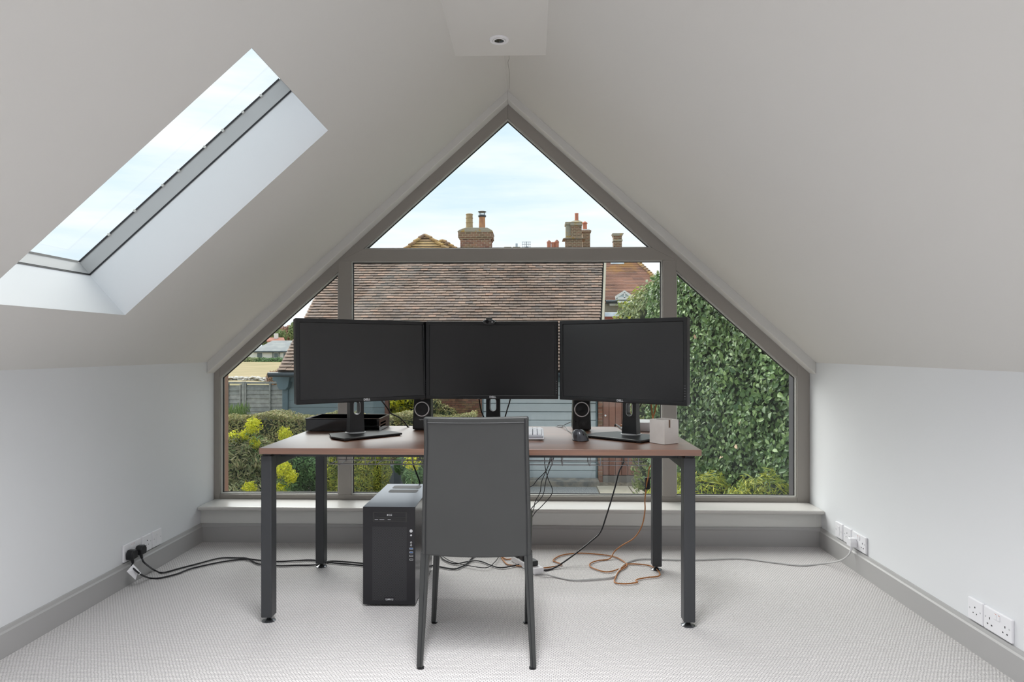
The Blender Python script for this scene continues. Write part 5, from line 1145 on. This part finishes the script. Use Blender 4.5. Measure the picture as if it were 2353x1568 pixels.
MB().box(X2(1299), X2(1317), CY2+.18, CY2+.92, Z2(515), Z2(508)).build('corbel', lichen_m, c2_, bevel=.03); MB().box(X2(1311), X2(1338.5), CY2+.04, CY2+.86, Z2(518), Z2(510)).build('corbel', lichen_m, c2_, bevel=.03)
MB().add([(X2(1311), CY2+.02, Z2(510)), (X2(1339), CY2+.02, Z2(510)), (X2(1339), CY2+.88, Z2(510)), (X2(1311), CY2+.88, Z2(510)), (X2(1322), CY2+.35, Z2(503)), (X2(1330), CY2+.35, Z2(503)), (X2(1330), CY2+.6, Z2(503)), (X2(1322), CY2+.6, Z2(503))],
         [(0, 1, 5, 4), (1, 2, 6, 5), (2, 3, 7, 6), (3, 0, 4, 7), (4, 5, 6, 7)]).build('cap', lichen_m, c2_)
pot(c2_, 1325.5, 489, 504, .10, CY2+.2, potc_m, (490,))
c3 = thing('chimney', (X2(1349), CY2+1.5, r3-2), 'narrower brick chimney with a domed terracotta pot, right of the stepped one', 'chimney'); Y3 = CY2+1.6
x_ = lambda q: atY(q, 550, Y3).x; z_ = lambda y: atY(1349, y, Y3).z
MB().box(x_(1339), x_(1356), Y3, Y3+.8, r3-2, z_(533)).build('stack', stackbrick_m, c3); MB().box(x_(1336), x_(1358.5), Y3-.07, Y3+.87, z_(534), z_(529.5)).build('corbel', stackbrick_m, c3, bevel=.02); MB().box(x_(1338), x_(1355), Y3, Y3+.8, z_(529.5), z_(526.8)).build('cap', whitewood_m, c3)
o, x, z = pot(c3, 1344.5, 513, 527, .125, Y3, potc_m); MB().lathe([(.15, 0), (.14, .05), (.06, .12), (0, .13)], (x, Y3+.2, z), 16).build('pot_hood', potc_m, o, smooth_=True)
c4 = thing('chimney', (X2(1420), CY2, r3-2), 'lone slim lichened chimney without a pot, farthest right', 'chimney')
MB().box(X2(1410.5), X2(1429), CY2, CY2+.5, r3-2, Z2(541)).build('stack', stackbrick_m, c4); MB().box(X2(1409.5), X2(1430.5), CY2-.03, CY2+.53, Z2(555), Z2(551)).build('band', lichen_m, c4, bevel=.01); MB().prism([(X2(1410), CY2-.05, Z2(543)), (X2(1430), CY2-.05, Z2(543)), (X2(1433.5), CY2-.05, Z2(536.5)), (X2(1407), CY2-.05, Z2(536.5))], (0, .6, 0)).build('cap', lichen_m, c4, bevel=.02)
# low pots along the hidden ridge
for xc, ya, r_, dome, lb in ((1261.5, 557, .105, True, 'terracotta pot with a dome, left of the row of three'), (1271, 558, .095, False, 'plain terracotta pot in the middle of the row of three'), (1279.5, 556, .105, True, 'terracotta pot with a dome, right of the row of three')):
    t = thing('chimney_pot', (X2(xc), CY2, r3-.3), lb, 'chimney pot', 'row of three terracotta pots'); p = atY(xc, ya, CY2)
    MB().cyl((p.x, CY2, Z2(572)), (p.x, CY2, p.z), r_, n=16).build('pot', potc_m, t, smooth_=True); MB().lathe([(r_*1.1, -.05), (r_*1.15, 0), (r_, .02)], (p.x, CY2, p.z), 16).build('rim', potc_m, t)
    if dome: MB().lathe([(r_*1.1, .0), (r_*.9, .05), (.02, .11), (0, .11)], (p.x, CY2, p.z), 14).build('hood', mat('dark_hood', (150, 104, 92), .8) if 'dark_hood' not in MATS else MATS['dark_hood'], t, smooth_=True)
MB().box(X2(1256), X2(1285), CY2-.15, CY2+.4, r3-1.2, Z2(572)).build('low_stack', stackbrick_m, h3)
for xc, ya, w, lb in ((1187, 560, .11, 'small grey metal flue on a distant roof beside the aerial'), (1167, 567.5, .0, 'low flat chimney top on a distant roof left of the flue')):
    t = thing('flue', (X2(xc), CY2, r3-.4), lb, 'chimney'); p = atY(xc, ya, CY2)
    MB().box(p.x-.16, p.x+.16, CY2-.1, CY2+.2, r3-.8, Z2(568)).build('base', lichen_m, t)
    if w: MB().cyl((p.x, CY2, Z2(569)), (p.x, CY2, p.z), .06, n=12).build('pipe', lead_m, t)
    MB().box(p.x-.19, p.x+.19, CY2-.12, CY2+.22, Z2(569.5), Z2(567.5)).build('cap', lichen_m, t)
t = thing('tv_aerial', (X2(1210), CY2, r3-.3), 'thin television aerial standing on the distant ridge', 'aerial'); am = mat('aerial_metal', (140, 150, 158), .5)
MB().cyl((X2(1210), CY2, r3-.6), (X2(1210), CY2, Z2(555)), .018, n=6).build('mast', am, t)
for y in (556, 561, 567): MB().cyl((X2(1199), CY2, Z2(y)), (X2(1220), CY2, Z2(y)), .011, n=5).build('rod', am, t)
for q in (1201, 1206, 1214, 1218): MB().cyl((X2(q), CY2, Z2(568)), (X2(q), CY2, Z2(555.5)), .009, n=5).build('rod', am, t)
MB().cyl((X2(1203), CY2, Z2(572)), (X2(1211), CY2, Z2(566)), .03, n=6).build('rod', am, t); MB().cyl((X2(1218), CY2, Z2(572)), (X2(1210), CY2, Z2(566)), .03, n=6).build('rod', am, t)
# lichened hipped roof tops
for (px, py), Y, s, lb in (((976, 543), 24, 1.5, 'lichened tiled roof peak left of the large chimney, nearer one'), ((1016, 555), 27, 1.0, 'smaller lichened tiled roof peak between the nearer peak and the large chimney')):
    pk = atY(px, py, Y); t = thing('roof_peak', (pk.x, Y, GZ), lb, 'roof'); g = MB(); rows = 14
    for j in range(rows):
        h0, h1_ = s*j/rows, s*(j+1)/rows; w0_, w1_ = h1_*.98+.035, h0*.98
        g.add([(pk.x-w0_, Y-w0_, pk.z-h1_+.012), (pk.x+w0_*1.5, Y-w0_, pk.z-h1_+.012), (pk.x+w0_*1.5, Y+2.5, pk.z-h1_+.012), (pk.x-w0_, Y+2.5, pk.z-h1_+.012),
               (pk.x-w1_, Y-w1_, pk.z-h0), (pk.x+w1_*1.5, Y-w1_, pk.z-h0), (pk.x+w1_*1.5, Y+2.5, pk.z-h0), (pk.x-w1_, Y+2.5, pk.z-h0)],
              [(0, 1, 2, 3), (0, 1, 5, 4), (1, 2, 6, 5), (2, 3, 7, 6), (3, 0, 4, 7)])
    g.build('tile_courses', ochretile_m, t, kind='stuff'); rg = MB()
    for k in range(10):
        for e in ((-1, -1), (1.5, -1)):
            f = k/10*s; f2 = (k+1.2)/10*s; rg.tube([(pk.x+e[0]*f*.98, Y+e[1]*f*.98, pk.z-f+.04), (pk.x+e[0]*f2*.98, Y+e[1]*f2*.98, pk.z-f2+.09)], .055, 6, 1)
    rg.build('hip_tiles', ochretile_m, t, kind='stuff'); MB().box(pk.x-s*.9, pk.x+s*1.4, Y-s*.9, Y+2.4, GZ, pk.z-s+.02).build('wall', render_m, t)
# bare tree with yellow young leaves behind the hedge
rs = random.Random(3); tb = atY(1600, 700, 20); t = thing('bare_tree', (tb.x, 20, GZ), 'bare-branched tree with a few yellow leaves above the laurel shrub', 'tree')
g = MB(); tips = []
def grow(p, d, L, r, lev):
    q = p+d*L; mid = p.lerp(q, .5)+Vector((rs.gauss(0, .06), 0, rs.gauss(0, .06)))*L; g.tube([p, mid, q], r, 5, 3, taper=.6)
    if lev == 0: tips.append(q); return
    for _ in range(3 if lev > 1 else 2):
        nd = (d+Vector((rs.gauss(0, .55), rs.gauss(0, .4), rs.gauss(.05, .35)))).normalized(); grow(q, nd, L*rs.uniform(.6, .8), r*.6, lev-1)
grow(Vector((tb.x, 20, GZ)), Vector((-.10, 0, 1)), 1.75, .09, 5); g.build('branches', bark_m, t)
tp = np.array([tuple(x) for x in tips]); C = np.repeat(tp, 14, 0)+rng.normal(0, .09, (len(tp)*14, 3)); d = rng.normal(size=C.shape); d /= np.linalg.norm(d, axis=1, keepdims=True)
yleaf = varied('young_yellow_leaf', [(206, 198, 120), (190, 190, 110), (222, 212, 150)], .7, (4, .1), .4); stuffleaves('leaves', t, C, d, .07, .035, yleaf, 0)
for o in bpy.data.objects:
    if '_o' in o: del o['_o']
